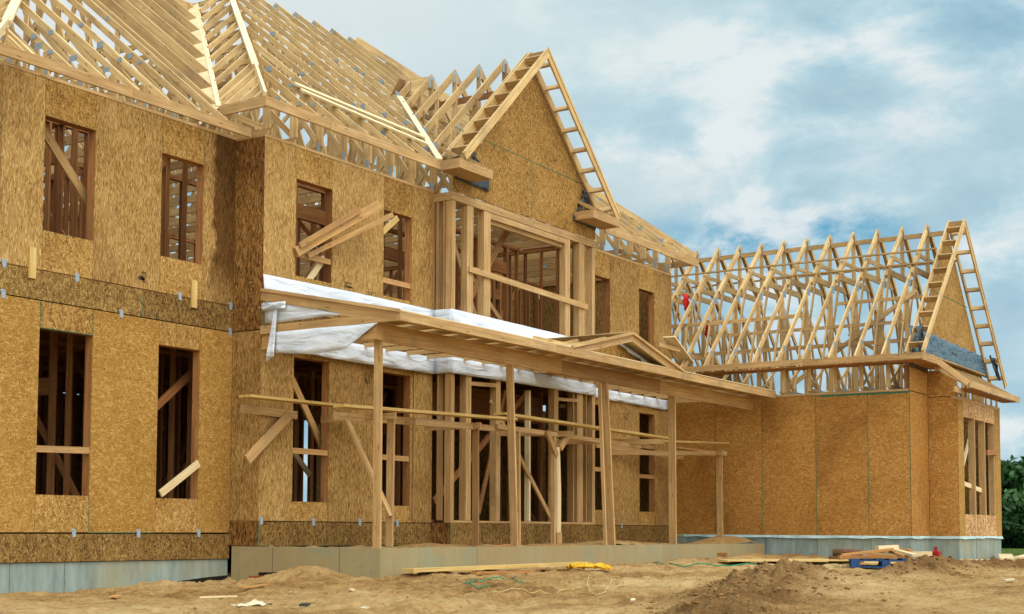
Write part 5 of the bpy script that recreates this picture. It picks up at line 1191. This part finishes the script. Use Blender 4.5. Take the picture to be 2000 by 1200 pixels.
# red fuel can
fx, fy = 30.2, 8.75; z0 = gz(fx, fy); can = thing('fuel_can', 'small red plastic fuel can by the wing foundation', 'fuel can', (fx, fy, z0))
b = MB(0); b.box(fx - .13, fx + .13, fy - .1, fy + .1, z0, z0 + .24); b.build('can_body', REDP, can, bevel=.03)
b = MB(0); b.tube([(fx, fy, z0 + .24), (fx, fy, z0 + .3)], .035, 10); b.build('cap', REDP, can)
b = MB(0); b.tube([(fx - .06, fy, z0 + .24), (fx - .06, fy, z0 + .32), (fx + .08, fy, z0 + .32), (fx + .09, fy, z0 + .24)], .015, 8); b.build('handle', REDP, can)
b = MB(0); b.box(fx + .02, fx + .14, fy - .106, fy - .101, z0 + .02, z0 + .1); b.build('paper_sticker', PAPER, can)
# pale boards by the far corner
pl_ = [('long pale board lying flat left of the far corner board pile', (29.9, 7.5), (32.2, 7.1), .28, .03, (.04, .05)), ('wide pale board tilted up in the middle of the far corner pile', (31.1, 6.95), (33.0, 7.5), .3, .04, (.05, .26)), ('pale board fanned over the right of the far corner pile', (31.7, 6.8), (34.0, 7.1), .3, .04, (.06, .18)),
       ('rightmost pale board of the far corner pile', (32.0, 6.6), (34.7, 6.75), .26, .04, (.04, .12)), ('pale board lying underneath at the far corner pile', (31.5, 7.2), (34.0, 6.9), .3, .03, (.03, .04))]
for lab, a, c, w, t, l in pl_: gplank(lab, (a[0] + 1.3, a[1] + .9), (c[0] + 1.3, c[1] + .85), w, t, WOODP, (l[0], min(l[1], .11)), random.uniform(.4, .9), 'pale_board', 'board', 'pale boards piled before the far corner')
# yellow rope coil
def groundpath(pts, n=8, lift=.02):
    out = []
    for i in range(len(pts) - 1):
        p0, p1, p2, p3 = [Vector(pts[max(0, min(len(pts) - 1, j))]) for j in (i - 1, i, i + 1, i + 2)]
        for k in range(n):
            t = k / n; q = .5 * ((2 * p1) + (p2 - p0) * t + (2 * p0 - 5 * p1 + 4 * p2 - p3) * t * t + (3 * p1 - p0 - 3 * p2 + p3) * t ** 3)
            out.append((q.x, q.y, gz(q.x, q.y) + lift + (random.uniform(0, .01))))
    return out
rc = (19.6, 11.1); pts = []
for k in range(95):
    a = k * .62 + random.uniform(-.15, .15); r_ = .40 * (.45 + .55 * abs(math.sin(k * .37))); pts.append((rc[0] + r_ * 1.15 * math.cos(a) + random.uniform(-.1, .1), rc[1] + r_ * .75 * math.sin(a)))
P = groundpath(pts, 4, .0); P = [(x, y, z + .03 + .10 * math.exp(-((x - rc[0]) ** 2 + (y - rc[1]) ** 2) * 3) * random.uniform(.3, 1)) for x, y, z in P]
b = MB(0); b.tube(P, .013, 6); o = b.build('yellow_rope', ROPE, smooth=True); tag(o, 'tangled coil of yellow rope at the right end of the long yellow board', 'rope')
def cord(nm, lab, cat, pts, r, mat, n=8, lift=.02): b = MB(0); b.tube(groundpath(pts, n, lift), r, 6); o = b.build(nm, mat, smooth=True); tag(o, lab, cat); return o
cord('green_strap', 'green strap curled on the sand before the long yellow board', 'strap', [(15.49, 10.65), (15.8, 10.75), (16.18, 10.95), (16.6, 10.95), (16.8, 10.76), (16.3, 10.3), (16.0, 10.06)], .009, STRAP, lift=.03)
cord('green_strap', 'short green strap tail lying nearest the camera on the sand', 'strap', [(15.8, 10.75), (15.4, 10.45), (15.5, 10.25)], .009, STRAP)
cord('green_strap', 'thin green strap stretched towards the plywood sheets', 'strap', [(24.0, 12.2), (22.9, 11.4), (22.7, 10.8), (23.9, 10.4), (24.9, 10.5)], .012, STRAP, lift=.03)
cord('string', 'pale string looped on the sand right of the rope coil', 'string', [(17.64, 9.98), (16.3, 9.25), (15.4, 8.62), (15.7, 8.67), (17.0, 9.27), (17.9, 9.65)], .0035, STRING)
cord('string', 'thin pale string trailing on the sand left of the rope coil', 'string', [(15.0, 9.9), (15.4, 9.5), (15.8, 9.3), (16.6, 9.5)], .0035, STRING)
# litter
def scrap(nm, lab, cat, x, y, L, w, mat, an, t=.02):
    z = gz(x, y) + t; b = MB(.001); b.beam((x - math.cos(an) * L / 2, y - math.sin(an) * L / 2, z), (x + math.cos(an) * L / 2, y + math.sin(an) * L / 2, z + random.uniform(0, .02)), w, t, rnd=.8)
    o = b.build(nm, mat); tag(o, lab, cat, 'scraps littering the sand'); return o
scrap('wood_scrap', 'small square tan wood scrap below the left concrete wall', 'scrap', 12.2, 13.7, .16, .1, WOODO, .4)
scrap('wood_scrap', 'thin pale wood splinter near the left foundation', 'scrap', 12.9, 12.6, .5, .03, WOODP, -.4)
scrap('wood_scrap', 'thin stick lying close to the red board end', 'scrap', 14.2, 13.2, .6, .03, WOODO, .2)
scrap('wood_scrap', 'wood chip just before the porch corner', 'scrap', 14.3, 11.6, .14, .06, WOODP, .9)
scrap('dark_scrap', 'dark crumpled scrap near the lower edge of the picture', 'scrap', 12.3, 10.66, .18, .1, TARP, .5)
scrap('paper_scrap', 'small white paper scrap lying in the near foreground', 'scrap', 12.7, 10.13, .12, .08, PAPER, .1)
scrap('paper_scrap', 'small white paper scrap on the sand far right', 'scrap', 20.3, 4.9, .14, .07, PAPER, -.7)
scrap('wood_scrap', 'tiny pale chip left of the earth heap', 'scrap', 15.2, 8.0, .09, .05, PAPER, .3)
scrap('wood_scrap', 'broken brown stick standing from the earth bank at the slab', 'scrap', 26.9, 12.1, .25, .05, WOODI, 1.3, .08)
rows = []
r = random.Random(4)
for j in range(6): rows.append([(12.1 + i * .045 + r.uniform(-.02, .02), 11.5 - .025 * i + j * .025, gz(12.1 + i * .07, 11.5 - .04 * i + j * .04) + .02 + r.uniform(0, .05) * (i > 4)) for i in range(9)])
b = MB(0); b.grid(rows); o = b.build('torn_paper', PAPER, smooth=True, solid=.003); tag(o, 'torn strip of creamy paper crumpled on the near sand', 'paper', 'scraps littering the sand')

# ------------------------------------------------------------------ trees
def tree(loc, h, rad, label, seed, n=9000, leaf=.16):
    r = np.random.RandomState(seed); rr = random.Random(seed)
    root = thing('leafy_tree', label, 'tree', loc, 'dark green trees behind the wing')
    x, y, z = loc
    b = MB(0); b.tube([(x, y, z - .2), (x + .1, y, z + h * .3), (x - .1, y + .1, z + h * .6), (x, y, z + h * .85)], [.28, .2, .12, .04], 10)
    for k in range(9):
        a = rr.uniform(0, 6.28); zz = z + h * rr.uniform(.15, .6); L = rad * rr.uniform(.5, .9)
        b.tube([(x, y, zz), (x + L * .5 * math.cos(a), y + L * .5 * math.sin(a), zz + L * .3), (x + L * math.cos(a), y + L * math.sin(a), zz + L * .5)], [.09, .06, .02], 6)
    b.build('trunk', BARK, root)
    # clumps
    K = 70
    th = r.rand(K) * 2 * np.pi; zz = r.rand(K); rad_z = np.sqrt(np.clip(1 - ((zz - .42) / .60) ** 2, 0.05, 1)) * rad
    cr = rad_z * np.sqrt(r.rand(K) * .75 + .25)
    cc = np.stack([x + cr * np.cos(th), y + cr * np.sin(th), z + .05 * h + zz * h * .93], 1); cs = rad * (.16 + .16 * r.rand(K))
    k = r.randint(0, K, n); d = r.normal(size=(n, 3)); d /= np.linalg.norm(d, axis=1)[:, None]
    P = cc[k] + d * (cs[k] * (.55 + .5 * r.rand(n)))[:, None] * np.array([1, 1, .75])
    u = r.normal(size=(n, 3)); u /= np.linalg.norm(u, axis=1)[:, None]; v = np.cross(u, d + .4 * r.normal(size=(n, 3))); v /= (np.linalg.norm(v, axis=1)[:, None] + 1e-6)
    s_ = (leaf * (.6 + .8 * r.rand(n)))[:, None]
    V = np.stack([P - u * s_, P + v * s_ * .55, P + u * s_, P - v * s_ * .55], 1).reshape(-1, 3) - np.array(loc)
    me = bpy.data.meshes.new('crown'); me.from_pydata(V.tolist(), [], np.arange(4 * n).reshape(-1, 4).tolist()); me.materials.append(LEAF)
    at = me.attributes.new('rnd', 'FLOAT', 'FACE'); at.data.foreach_set('value', np.clip(.5 * r.rand(n) + .5 * r.rand(K)[k], 0, 1).astype(np.float32))
    o = bpy.data.objects.new('crown', me); COL.objects.link(o); o.parent = root
tree((60.0, 15.0, .3), 3.6, 2.7, 'nearest dark green tree right beside the far corner of the wing', 11, 12000, .15)
tree((66.0, 14.4, .3), 3.9, 2.9, 'dark green tree at the very right edge of the picture', 12, 12000, .16)
tree((72.0, 18.0, .3), 4.1, 3.0, 'tall dark green tree hidden mostly behind the wing', 13, 9000, .18)
tree((62.0, 11.6, .3), 3.5, 2.8, 'dark green tree just beyond the right picture edge', 14, 9000, .16)
# far wood along the horizon
r = np.random.RandomState(5); n = 16000
ph = r.rand(n) * 2.6 - .9; R_ = 260 + 25 * r.rand(n); hh = (5 + 3.5 * np.sin(ph * 23) + 2 * np.sin(ph * 61 + 1)) * r.rand(n) ** .7
P = np.stack([R_ * np.cos(ph), R_ * np.sin(ph), hh], 1); u = r.normal(size=(n, 3)); v = r.normal(size=(n, 3)); u *= 1.6 / np.linalg.norm(u, axis=1)[:, None]; v *= 1.4 / np.linalg.norm(v, axis=1)[:, None]
V = np.stack([P - u, P + v, P + u, P - v], 1).reshape(-1, 3)
me = bpy.data.meshes.new('distant_wood'); me.from_pydata(V.tolist(), [], np.arange(4 * n).reshape(-1, 4).tolist()); me.materials.append(LEAF)
at = me.attributes.new('rnd', 'FLOAT', 'FACE'); at.data.foreach_set('value', r.rand(n).astype(np.float32))
o = bpy.data.objects.new('distant_wood', me); COL.objects.link(o); o['kind'] = 'stuff'; o['label'] = 'low line of far dark trees along the horizon'; o['category'] = 'wood'
